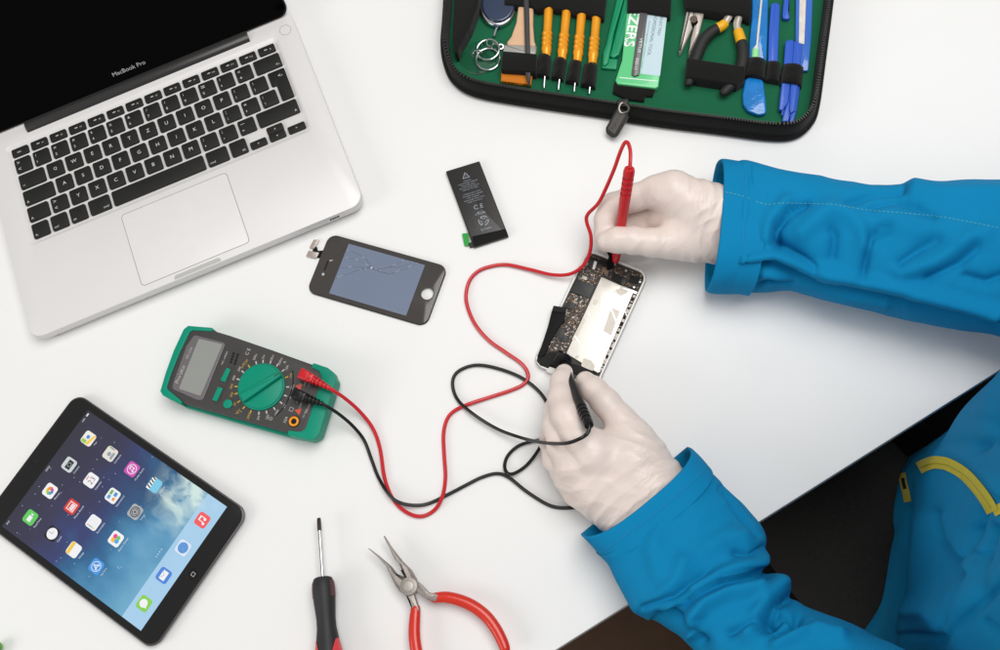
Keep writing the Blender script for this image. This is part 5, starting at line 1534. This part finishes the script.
# ---- right hand (upper in the photograph): pen grip on the red probe
Wc = U(722, 228, .036)
WD = (U(760, 230, .036) - U(690, 226, .036)).normalized()
right = [
 ('palm', [(738, 212, 44, 21), (722, 213, 46, 21), (700, 205, 50, 20), (674, 190, 57, 15)]),
 ('palm', [(738, 240, 34, 20), (722, 239, 32, 20), (704, 238, 34, 19), (684, 240, 36, 15)]),
 ('palm', [(722, 226, 36, 22), (698, 218, 40, 21), (678, 203, 52, 14)]),
 ('palm', [(712, 230, 26, 17), (690, 224, 28, 16), (672, 216, 34, 13)]),
 ('index', [(672, 189, 58, 14), (655, 191, 56, 12.6), (634, 198, 51, 11.2), (612, 206, 46, 10.6), (606, 220, 42, 9.8), (606, 235, 38, 9.2), (607, 243, 34, 8.0)]),
 ('thumb', [(690, 242, 38, 14.5), (668, 243, 42, 12.6), (652, 242.5, 45, 11.6), (634, 240.5, 47, 11.2), (617, 240, 47, 10.6), (607, 241, 45, 8.6)]),
 ('middle', [(680, 206, 44, 12.5), (656, 214, 32, 10.5), (634, 219, 26, 9.6), (622, 236, 22, 8.6), (626, 246, 14, 7.6)]),
 ('ring', [(684, 214, 40, 12), (660, 222, 32, 10), (642, 228, 24, 9.2), (642, 244, 12, 8)]),
 ('pinky', [(692, 224, 30, 11), (672, 232, 20, 9.2), (658, 238, 14, 8.4), (664, 250, 9, 7)]),
]
hand('glove', right, .02, Wc, WD, seed=11)
# ---- left hand (lower): black probe between thumb and index
Wl = U(645, 500, .036)
WDl = (U(670, 530, .036) - U(620, 470, .036)).normalized()
left = [
 ('palm', [(664, 508, 36, 22), (648, 490, 40, 21), (628, 462, 46, 19), (600, 448, 52, 14)]),
 ('palm', [(672, 500, 34, 20), (660, 482, 36, 19), (645, 456, 40, 17), (632, 436, 43, 13.5)]),
 ('palm', [(640, 520, 32, 22), (624, 504, 34, 22), (600, 486, 38, 20), (576, 468, 42, 15)]),
 ('palm', [(628, 516, 26, 18), (606, 500, 26, 18), (580, 486, 28, 15)]),
 ('index', [(592, 455, 55, 14.5), (578, 436, 58, 12.4), (566, 416, 57, 11.4), (561, 398, 46, 10.2), (562, 382, 35, 9.2), (564, 373, 29, 7.6)]),
 ('thumb', [(634, 440, 43, 13), (620, 419, 46, 11.6), (606, 403, 47, 11.4), (594, 390, 42, 10.2), (585.5, 381.5, 36, 8.4)]),
 ('middle', [(574, 464, 46, 14), (562, 446, 46, 11.4), (556, 426, 42, 10.6), (557, 408, 30, 9.4), (563, 396, 20, 8.2)]),
 ('ring', [(570, 474, 36, 13), (556, 458, 33, 10.4), (552, 442, 27, 9.6), (562, 428, 14, 8.2)]),
 ('pinky', [(578, 486, 26, 11.5), (562, 472, 20, 9.2), (560, 462, 14, 8.4), (572, 452, 9, 7)]),
]
hand('glove', left, .02, Wl, WDl, seed=23)
# ---------------------------------------------------------------- sleeves
def seg_d(px, py, poly):
    best = None
    for (x0, y0), (x1, y1) in zip(poly[:-1], poly[1:]):
        dx, dy = x1 - x0, y1 - y0
        L2 = dx * dx + dy * dy
        t = max(0, min(1, ((px - x0) * dx + (py - y0) * dy) / L2))
        ex, ey = px - x0 - dx * t, py - y0 - dy * t
        d = math.hypot(ex, ey)
        s_ = 1 if dx * ey - dy * ex > 0 else -1
        if best is None or d < best[0]: best = (d, s_)
    return best
def fold_fn(folds):
    """folds: (polyline in photo points, amplitude mm, width px, kind) kind r ridge, v valley, s step"""
    bb = []
    for poly, a, w_, k in folds:
        pl = [tuple(q) for q in poly]
        bb.append((min(p[0] for p in pl) - 3 * w_, max(p[0] for p in pl) + 3 * w_, min(p[1] for p in pl) - 3 * w_, max(p[1] for p in pl) + 3 * w_))
    def f(px, py):
        h = 0
        for (poly, a, w_, k), b_ in zip(folds, bb):
            if not (b_[0] < px < b_[1] and b_[2] < py < b_[3]): continue
            d, s_ = seg_d(px, py, poly)
            e = math.exp(-(d / w_) ** 2)
            if k == 'r': h += a * e
            elif k == 'v': h -= a * (.6 * e + .65 * math.exp(-(d / (w_ * .42)) ** 2))
            else: h += a * e * (1 if s_ > 0 else -.55)
        return h / 1000
    return f
def sleeve(name, A, B, zc, Hh, mtl, par, folds=(), pull=(0, 0), fk=1.8, pull_n=40, n_u=120, n_v=112, lump=.0012, seed=3, inner=None, open_end=True, squash=.75):
    """soft tube between outline A and outline B (photo points, one pair per section)"""
    k = len(A)
    def ip(arr, t):
        x = np.linspace(0, k - 1, k)
        return float(np.interp(t * (k - 1), x, arr))
    Aw = [U(a[0], a[1], z / 1000) for a, z in zip(A, zc)]; Bw = [U(b_[0], b_[1], z / 1000) for b_, z in zip(B, zc)]
    n = max(2, int(n_u / (k - 1)))
    As = cr(Aw, n); Bs = cr(Bw, n)
    N_ = len(As)
    Hs = np.interp(np.linspace(0, 1, N_), np.linspace(0, 1, k), Hh) / 1000
    ff = fold_fn(folds)
    rings = []
    for i in range(N_):
        C = (As[i] + Bs[i]) / 2; e = (Bs[i] - As[i]) / 2
        ring = []
        for j in range(n_v):
            t = 2 * math.pi * j / n_v
            c, s_ = math.cos(t), math.sin(t)
            cx = math.copysign(abs(c) ** squash, c); sx = math.copysign(abs(s_) ** .85, s_)
            ring.append(C + e * cx + Vector((0, 0, 1)) * (Hs[i] * sx))
        if pull[0] and i < pull_n:
            q_ = (Bs[i] - As[i]).normalized(); axd = Vector((-q_.y, q_.x, 0))
            if axd.dot(Aw[-1] - Aw[0]) < 0: axd = -axd
            fall = 1 - i / pull_n if pull_n < 1000 else 1
            ring = [p_ + axd * (fall * (pull[0] * max(0, p_.z - C.z) - pull[1] * max(0, C.z - p_.z)) / Hs[i]) for p_ in ring]
        rings.append(ring)
    # displacement
    nr = []
    for i in range(N_):
        rr_ = []
        C = sum(rings[i], Vector()) / n_v
        for j in range(n_v):
            p = rings[i][j]
            t1 = rings[min(i + 1, N_ - 1)][j] - rings[max(i - 1, 0)][j]
            t2 = rings[i][(j + 1) % n_v] - rings[i][j - 1]
            nn = t2.cross(t1)
            if nn.length > 0: nn.normalize()
            if nn.dot(p - C) < 0: nn = -nn
            rr_.append((p, nn))
        nr.append(rr_)
    P = np.array([[tuple(p) for p, n_ in r] for r in nr])
    nz_ = vnoise(P, 22, seed) * 2 + vnoise(P, 48, seed + 1) * 1.0 + (.35 - np.abs(vnoise(P, 30, seed + 2)) * 2.2) * 1.6
    out = []
    for i in range(N_):
        o = []
        for j in range(n_v):
            p, nn = nr[i][j]
            d = nz_[i, j] * lump
            if folds:
                x, y = PX(p)
                d += fk * ff(x, y) * max(0, min(1, nn.z * 1.6 + .35))
            q = p + nn * d
            if q.z < .0012 and mtl is not None and p.z > -.02 and on_table(q): q.z = .0012
            o.append(q)
        out.append(o)
    if inner:
        # turn the open end inwards so the hem has thickness and a dark mouth
        first = out[0]; C = sum(first, Vector()) / n_v
        ax = (sum(out[min(6, N_ - 1)], Vector()) / n_v - C).normalized()
        pre = []
        for dd, sh in ((inner, .93), (inner * .5, .945), (.002, .95), (-.0008, .965), (-.0012, .985)):
            pre.append([C + (p - C) * sh + ax * dd for p in first])
        out = pre + out
    g = G(); g.loft(out, False, not open_end)
    return g.build(name, mtl, par, smooth=180), out
def on_table(q):
    return (q - e0).dot(en) > -.002
# right sleeve (upper)
RA = [(717.5, 163.5), (722, 164.4), (745, 166.6), (775, 174), (810, 182), (850, 189), (890, 189.4), (905, 187.6), (950, 188), (1000, 189.6), (1060, 200), (1130, 222)]
RBp = [(709, 288), (712, 289), (738, 290.5), (768, 289), (800, 288), (850, 303), (890, 311), (905, 313), (950, 322), (1000, 331), (1060, 352), (1130, 390)]
rz = [34, 34, 35, 36, 38, 40, 42, 43, 46, 52, 70, 110]
rH = [35, 35, 36, 36, 38, 40, 42, 42, 45, 48, 56, 60]
def zip_pts(z4, n0_, poly): return [(x / z4[0] + z4[1], y / z4[0] + z4[2]) for x, y in poly]
Z4 = (3.25, 700, 140)
rf = []
def add(lst, Z, poly, a, w_, k): lst.append((zip_pts(Z, 0, poly), a, w_, k))
add(rf, Z4, [(40, 405), (150, 400), (240, 388), (300, 410), (400, 452), (520, 475), (650, 500), (800, 530), (975, 572)], -3.2, 9, 's')
add(rf, Z4, [(150, 385), (240, 372), (310, 392), (420, 432), (540, 458), (680, 484), (975, 556)], 4, 6, 'r')
add(rf, Z4, [(215, 435), (300, 470), (420, 510), (600, 540)], 3, 7, 'r')
add(rf, Z4, [(190, 480), (225, 460), (300, 466)], 4, 4, 'v')
add(rf, Z4, [(255, 340), (250, 290), (290, 235), (345, 205)], 4.2, 6, 'v')
add(rf, Z4, [(215, 320), (225, 260), (280, 205)], 3.4, 8, 'r')
add(rf, Z4, [(255, 325), (320, 370), (375, 410)], 4.2, 6, 'v')
add(rf, Z4, [(330, 300), (390, 250), (420, 225)], 3.4, 10, 'r')
add(rf, Z4, [(430, 380), (440, 310), (430, 290)], 3.2, 7, 'v')
add(rf, Z4, [(470, 230), (520, 280), (540, 340)], 3.4, 9, 'r')
add(rf, Z4, [(530, 440), (545, 370), (560, 310), (610, 290)], 3.6, 6, 'v')
add(rf, Z4, [(480, 205), (560, 170), (660, 158)], 3, 7, 'v')
add(rf, Z4, [(600, 260), (720, 290), (860, 320)], 2.5, 12, 'r')
add(rf, Z4, [(650, 400), (720, 350), (770, 325)], 3, 8, 'v')
add(rf, Z4, [(650, 430), (760, 400), (880, 330), (930, 300)], 3.0, 9, 'r')
add(rf, Z4, [(740, 450), (840, 400), (900, 350)], 3.2, 8, 'v')
add(rf, Z4, [(700, 150), (800, 168), (975, 170)], 2.6, 8, 'r')
add(rf, Z4, [(160, 90), (170, 180), (150, 390)], 1.2, 3, 'v')
add(rf, Z4, [(560, 215), (640, 195), (700, 215), (760, 250)], 2.6, 7, 'v')
add(rf, Z4, [(860, 440), (930, 460), (980, 440)], 3, 8, 'v')
jk_c = Vector(U(1060, 600, 0))
# ---- torso of the jacket
ctr = U(1052, 588, .1)
fw3 = (-Vector((fdir.x, fdir.y, 0))).normalized()      # facing the table
sd3 = Vector((fw3.y, -fw3.x, 0))
TF = []
Z7 = (4.33, 870, 370); Z8 = (4.336, 860, 500)
add(TF, Z7, [(215, 385), (330, 345), (420, 395), (560, 530)], 3.5, 5, 'r')
add(TF, Z7, [(360, 225), (450, 205), (560, 215)], 5, 8, 'v')
add(TF, Z7, [(450, 330), (520, 280), (570, 300)], 6, 8, 'v')
add(TF, Z7, [(380, 180), (470, 130), (560, 95)], 5, 10, 'r')
add(TF, Z7, [(520, 250), (540, 130)], 6, 7, 'v')
add(TF, Z7, [(150, 440), (170, 520), (160, 640)], 5, 5, 'v')
add(TF, Z8, [(195, 20), (200, 200), (190, 400), (150, 560), (170, 640)], 7, 6, 'v')
add(TF, Z8, [(130, 10), (165, 200), (130, 480)], 4, 8, 'r')
add(TF, Z8, [(320, 60), (340, 180), (420, 310)], 6, 8, 'v')
add(TF, Z8, [(420, 310), (450, 220), (510, 60)], 6, 8, 'v')
add(TF, Z8, [(350, 600), (380, 430), (440, 320)], 6, 8, 'v')
add(TF, Z8, [(260, 120), (240, 320), (230, 460)], 5, 14, 'r')
add(TF, Z8, [(400, 560), (430, 420), (490, 230)], 6, 10, 'r')
add(TF, Z8, [(350, 630), (450, 520), (607, 370)], 6, 9, 'v')
add(TF, Z8, [(215, 470), (280, 480), (350, 570)], 6, 8, 'r')
add(TF, Z8, [(165, 580), (250, 590), (340, 600)], 7, 6, 'v')
add(TF, Z8, [(510, 450), (505, 330), (560, 130)], 6, 7, 'v')
add(TF, Z8, [(540, 540), (607, 590)], 6, 7, 'v')
add(TF, Z8, [(340, 90), (380, 200), (430, 280)], 4, 9, 'r')
add(TF, Z8, [(470, 140), (480, 220), (520, 260)], 4, 7, 'v')
add(TF, Z8, [(60, 300), (90, 200), (130, 120)], 3, 7, 'v')
add(TF, Z7, [(340, 200), (420, 150), (500, 110)], 4, 6, 'v')
add(TF, Z7, [(300, 330), (400, 300), (470, 320)], 3, 8, 'v')
tfn = fold_fn(TF)
TC = [(868, 660), (880, 600), (888, 530), (899, 478), (924, 445), (960, 430), (1005, 422), (1070, 408), (1160, 400), (1235, 430), (1255, 540), (1215, 660), (1130, 750), (1030, 790), (930, 760)]
tc0 = [p.xy.to_3d() for p in cr([U(a, b_, -.12) for a, b_ in TC], 32, closed=True)]
NV = len(tc0)
cen = sum(tc0, Vector()) / NV
levels = [(-.30, .97, .97, 0), (-.2, .99, .99, 0), (-.12, 1.0, 1.0, 0), (0, .985, .99, .004), (.1, .96, .98, .012), (.2, .88, .97, .02), (.27, .74, .93, .025), (.32, .58, .84, .022), (.355, .44, .66, .018), (.38, .36, .42, .015), (.40, .31, .30, .015)]
LVn = np.linspace(0, 1, len(levels)); LVx = np.linspace(0, 1, 26 * (len(levels) - 1) + 1)
def lvi(i):
    q = cr([Vector((l[i], 0, 0)) for l in levels], 26)
    return [v.x for v in q]
LZ_, LF_, LS_, LO_ = [lvi(i) for i in range(4)]
tr = []
for z_, f_, s_, o_ in zip(LZ_, LF_, LS_, LO_):
    tr.append([cen + fw3 * ((p - cen).dot(fw3) * f_ + o_) + sd3 * ((p - cen).dot(sd3) * s_) + Vector((0, 0, z_)) for p in tc0])
ctr = cen + Vector((0, 0, .1))
P = np.array([[tuple(p) for p in r] for r in tr])
nzz = vnoise(P, 9, 41) * 2 + vnoise(P, 20, 42) * 1.0
out = []
for i, r in enumerate(tr):
    o = []
    for j, p in enumerate(r):
        nn = (p - Vector((ctr.x, ctr.y, p.z))).normalized()
        x, y = PX(p)
        up_ = max(0, min(1, nn.dot(fw3) * 1.5 + .6))
        vw = max(0, min(1, (nn.dot((CPOS - p).normalized()) - .12) * 3.2))
        fo = tfn(x, y) * 1.9 * up_ * vw if x < 1040 and y < 690 else 0
        o.append(p + nn * (nzz[i, j] * .005 + fo))
    out.append(o)
jg = G(); jg.loft(out, True, True)
jacket = jg.build('jacket', m_blue, pers, smooth=180)
torso_rings = out
# ---- arms of the jacket
sR, ringsR = sleeve('sleeve', [(735, 166.4)] + RA[2:], [(728, 289.4)] + RBp[2:], [34.5] + rz[2:], [34.6] + rH[2:], m_blue, jacket, rf, pull=(.006, .002), n_u=250, n_v=170, seed=51, lump=.0016, open_end=False)
LAo = [(689.5, 448.6), (697, 456.5), (707, 467.5), (721, 481), (741, 504), (760, 528), (764.5, 548), (760, 570), (781, 578), (797, 602), (826, 616), (850, 626), (890, 643), (930, 660), (985, 690)]
LBo = [(582, 535), (589, 543), (599, 553), (608, 564), (617, 584), (629.5, 604), (646, 616), (664, 626), (684, 640), (706, 662), (738, 700), (772, 740), (830, 790), (890, 830), (960, 860)]
lz = [36, 36, 36, 37, 38, 40, 42, 44, 46, 50, 58, 68, 100, 150, 220]
lH = [34, 34, 35, 36, 38, 40, 42, 44, 47, 52, 58, 62, 66, 68, 70]
lf = []
Z5 = (2.954, 560, 430)
add(lf, Z5, [(290, 545), (340, 520), (400, 490), (470, 450), (560, 425), (600, 415)], -3.4, 12, 's')
add(lf, Z5, [(400, 470), (480, 425), (560, 395), (600, 370)], 4, 7, 'r')
add(lf, Z5, [(400, 590), (395, 550), (430, 510), (500, 480), (590, 470)], 6, 8, 'r')
add(lf, Z5, [(420, 620), (405, 590), (350, 560), (290, 550)], 4.4, 8, 'v')
add(lf, Z5, [(230, 530), (300, 490), (350, 440), (365, 390)], 3, 9, 'r')
add(lf, Z5, [(250, 520), (340, 490), (430, 420)], 3, 7, 'v')
add(lf, Z5, [(480, 170), (540, 250), (585, 310)], 2.4, 4, 'v')
add(lf, Z5, [(520, 360), (560, 370), (600, 350)], 3.4, 7, 'v')
add(lf, Z5, [(450, 340), (490, 310), (540, 310)], 2.4, 10, 'r')
add(lf, Z5, [(610, 560), (640, 510), (690, 490)], 4, 8, 'v')
add(lf, Z5, [(560, 600), (590, 540), (650, 460)], 4, 9, 'r')
add(lf, Z5, [(500, 600), (560, 570), (620, 560)], 3.4, 8, 'v')
add(lf, Z5, [(640, 600), (690, 580), (709, 540)], 4, 8, 'v')
add(lf, Z5, [(300, 270), (270, 350), (290, 420)], 1.8, 9, 'r')
add(lf, (2.32, 760, 370), [(10, 600), (60, 560), (110, 590)], 4, 7, 'v')
add(lf, (2.32, 760, 370), [(40, 640), (120, 600), (190, 620)], 4, 7, 'r')
sL, ringsL = sleeve('sleeve', [(703, 464)] + LAo[3:], [(596.5, 551.5)] + LBo[3:], [36] + lz[3:], [34] + lH[3:], m_blue, jacket, lf, pull=(.017, .004), pull_n=60, n_u=260, n_v=170, seed=61, lump=.0018, open_end=False)
# ---- turned hems
def cuff(A, B, zc, H, seed, pull):
    c, rings = sleeve('cuff', A, B, zc, H, m_blue, jacket, (), n_u=26, seed=seed, lump=.0012, inner=.035, pull=pull, pull_n=5000)
    return rings
cR = cuff(RA[0:1] + [(724, 163.8), (746.5, 166.6)], RBp[0:1] + [(716, 289.6), (740, 290.6)], [34, 34.5, 35], [35.8, 36.2, 35.4], 71, (.006, .002))
cL = cuff([(688.6, 447.6), (697.6, 456), (708.4, 467.2)], [(581, 535.6), (589, 544.2), (600, 555.4)], [36, 36, 36], [35.0, 35.6, 35.0], 73, (.017, .004))
# ---- stitching: short raised threads following the cloth
def stitches(par, path, zsurf, m, gap=5.0, ln=2.6, r=.00028):
    g = G()
    pts = cr([Vector((a, b_, 0)) for a, b_ in path], 10)
    acc = 0; run = []
    d = [0]
    for a, b_ in zip(pts[:-1], pts[1:]): d.append(d[-1] + (b_ - a).length)
    tot = d[-1]; q = 0
    def at(x):
        i = max(0, min(len(d) - 2, np.searchsorted(d, x) - 1))
        t = (x - d[i]) / max(1e-6, d[i + 1] - d[i])
        return pts[i].lerp(pts[i + 1], t)
    while q + ln < tot:
        a, b_ = at(q), at(q + ln)
        pa, pb_ = hit(zsurf, a), hit(zsurf, b_)
        if pa and pb_: g.tube([pa, pb_], r, 5)
        q += gap
    if g.v: g.build('stitching', m, par)
from mathutils.bvhtree import BVHTree
def bvh(o):
    q = o.parent; base = Vector(o.location)
    while q is not None: base = base + Vector(q.location); q = q.parent
    return BVHTree.FromPolygons([tuple(v.co + base) for v in o.data.vertices], [tuple(p.vertices) for p in o.data.polygons])
def hit(tree, p):
    dr = (U(p.x, p.y, 0) - CPOS).normalized()
    h = tree.ray_cast(CPOS, dr)
    return h[0] - dr * .0003 if h[0] else None
tR, tL, tT = bvh(sR), bvh(sL), bvh(jacket)
stitches(sR, [(748, 197.6), (765, 204), (783, 203), (810, 203.6), (835, 204.6), (865, 209.6), (900, 212.6), (940, 216.6), (970, 222), (1000, 228), (1020, 233)], tR, m_stitch, 4.4, 2.4)
stitches(sL, [(719, 481.4), (736, 503), (749.6, 519.7), (757, 534)], tL, m_bstitch, 3, 2)
stitches(sL, [(720, 477), (738, 500), (752, 517)], tL, m_bstitch, 3, 2)
cuffs = [o for o in SC.objects if o.name.startswith('cuff')]
tcR, tcL = bvh(cuffs[0]), bvh(cuffs[1])
stitches(cuffs[0], [(722, 191.4), (735, 194), (746, 196.6)], tcR, m_stitch, 4, 2.4)
stitches(cuffs[0], [(743, 175), (744, 220), (741.6, 262)], tcR, m_bstitch, 3.2, 2)
stitches(cuffs[1], [(702, 472), (660, 510), (605, 550)], tcL, m_bstitch, 3.2, 2)
# ---- yellow zips laid on the jacket: narrow ribbons draped over its surface
def ribbon(name, path, wpx, m, par, tree, off=.0012, n=12):
    pts = cr([Vector((a, b_, 0)) for a, b_ in path], n)
    up, lo_r, = [], []
    g = G(); L_, R_2 = [], []
    for i, p in enumerate(pts):
        e = (pts[min(i + 1, len(pts) - 1)] - pts[max(i - 1, 0)]).normalized()
        nn = Vector((-e.y, e.x, 0)) * wpx / 2
        a, b_, c = hit(tree, p + nn), hit(tree, p), hit(tree, p - nn)
        if not (a and b_ and c): continue
        v = (CPOS - b_).normalized() * off
        L_.append([a + v * .2, a + v, b_ + v * 1.25, c + v, c + v * .2])
    g.loft(L_, False, False, closed=False)
    return g.build(name, m, par, smooth=60) if g.v else None
zp = ribbon('chest_zip', [(918.6, 468.4), (924, 465.4), (932.4, 462.6), (940, 462.8), (948.5, 464.8), (962.4, 472.8), (974, 484.3), (985.5, 499.3), (992.5, 512)], 12.5, m_yzip, jacket, tT, off=.003)
if zp: ribbon('zip_coil', [(921, 467.2), (932.4, 463.6), (940, 463.8), (948.5, 465.8), (962.4, 473.8), (974, 485.3), (985.5, 500.3), (990.5, 509)], 1.3, m_ydark, zp, tT, off=.0044)
zp2 = ribbon('front_zip', [(993, 512), (1000, 508.5), (1012, 503), (1030, 494)], 10, m_yzip, jacket, tT)
zp3 = ribbon('side_zip', [(902, 473), (903, 482), (905.5, 491), (907.5, 502)], 7.4, m_yzip, jacket, tT)
if zp3: ribbon('zip_teeth', [(902.6, 478), (903.6, 484), (905, 489)], 3.4, m_hole, zp3, tT, off=.0026)  # dark rectangle standing for a small mark printed on this zip
# ---- dark trousers on the chair
m_trs = weave('black_trouser_cloth', s(30, 29, 27), .95, 900, .6, var=.6, vscale=320)
tg = G()
for sg in (-1, 1):
    a = ctr + sd3 * .09 * sg; a.z = -.2
    b_ = a + fw3 * .42 + sd3 * .05 * sg; b_.z = -.185
    tg.tube(cr([a, a.lerp(b_, .5) + Vector((0, 0, .012)), b_], 8), [.088, .082, .070], 28, flat=.85, roundend=True)
    c = b_ + fw3 * .06; c.z = FZ + .1
    tg.tube(cr([b_ + fw3 * .01, b_ + fw3 * .05 + Vector((0, 0, -.1)), c], 8), [.066, .06, .05], 24)
tg.build('trousers', m_trs, pers)

# ---- the head, bent over the work (outside the photograph's frame)
m_skin = mat('skin', s(206, 160, 134), .5, sss=.15, var=.05, vscale=60, bump=.1, bscale=500)
m_hair = mat('dark_hair', s(44, 33, 27), .55, var=.4, vscale=300, bump=1, bscale=260)
hc = cen + fw3 * .075 + Vector((0, 0, .518))
hf = (fw3 * .8 - Vector((0, 0, 1)) * .6).normalized()       # where the face looks
hs = sd3
hu = hs.cross(hf).normalized()
if hu.z < 0: hu = -hu
def hp(f, u, s_=0): return np.array(hc + hf * f + hu * u + hs * s_)
nk0 = np.array(cen + fw3 * .01 + Vector((0, 0, .375)))
def headf(P):
    d = sdf_cone(P, hp(-.028, .022), hp(.018, .026), .078, .074)
    d = smin(d, sdf_cone(P, hp(.03, -.03), hp(.05, -.072), .056, .036), .05)
    d = smin(d, sdf_cone(P, hp(-.03, -.035), nk0, .052, .062), .04)
    d = smin(d, sdf_cone(P, hp(.092, .012), hp(.112, -.022), .007, .012), .014)
    for q in (-1, 1):
        d = smin(d, sdf_cone(P, hp(-.008, .005, .080 * q), hp(-.014, -.03, .078 * q), .013, .008), .008)
        d = smin(d, sdf_cone(P, hp(.082, .03, .018 * q), hp(.074, .03, .046 * q), .009, .007), .012)
        d = np.maximum(d, -(sdf_cone(P, hp(.098, .012, .032 * q), hp(.098, .012, .03 * q), .013, .013)))
    d = smin(d, sdf_cone(P, hp(.084, -.046, -.016), hp(.084, -.046, .016), .008, .008), .006)
    return d
Lh = np.array(hc)
vs, Fc = surf_net(headf, Lh - .2, Lh + .2, .0032)
g = G(); g.v = [Vector(v) for v in vs]; g.f = [tuple(int(i) for i in f) for f in Fc]
head = g.build('head', m_skin, pers, smooth=180)
def hairf(P):
    d = headf(P) - .007 - .004 * vnoise(P, 70, 9)
    u_ = (P - Lh) @ np.array(hu); f_ = (P - Lh) @ np.array(hf)
    cut = np.minimum(u_ - .048 + np.clip(-f_ + .06, 0, .1) * 1.15, 9)
    return np.maximum(d, -np.minimum(cut, .02 - f_ + np.maximum(u_ - .03, 0) * 3))
vs, Fc = surf_net(hairf, Lh - .2, Lh + .2, .0034)
g = G(); g.v = [Vector(v) for v in vs]; g.f = [tuple(int(i) for i in f) for f in Fc]
g.build('hair', m_hair, pers, smooth=180)
for q in (-1, 1):
    c = Vector(hp(.081, .012, .031 * q))
    e = G().ell(c, (hf * .0115, hs * .0115, hu * .0115)).build('eye', mat('eye_white', s(232, 228, 222), .2), head)
    G().ell(c + hf * .0085, (hf * .0042, hs * .005, hu * .005), 14, 8).build('iris', mat('iris', s(60, 44, 30), .15), e)
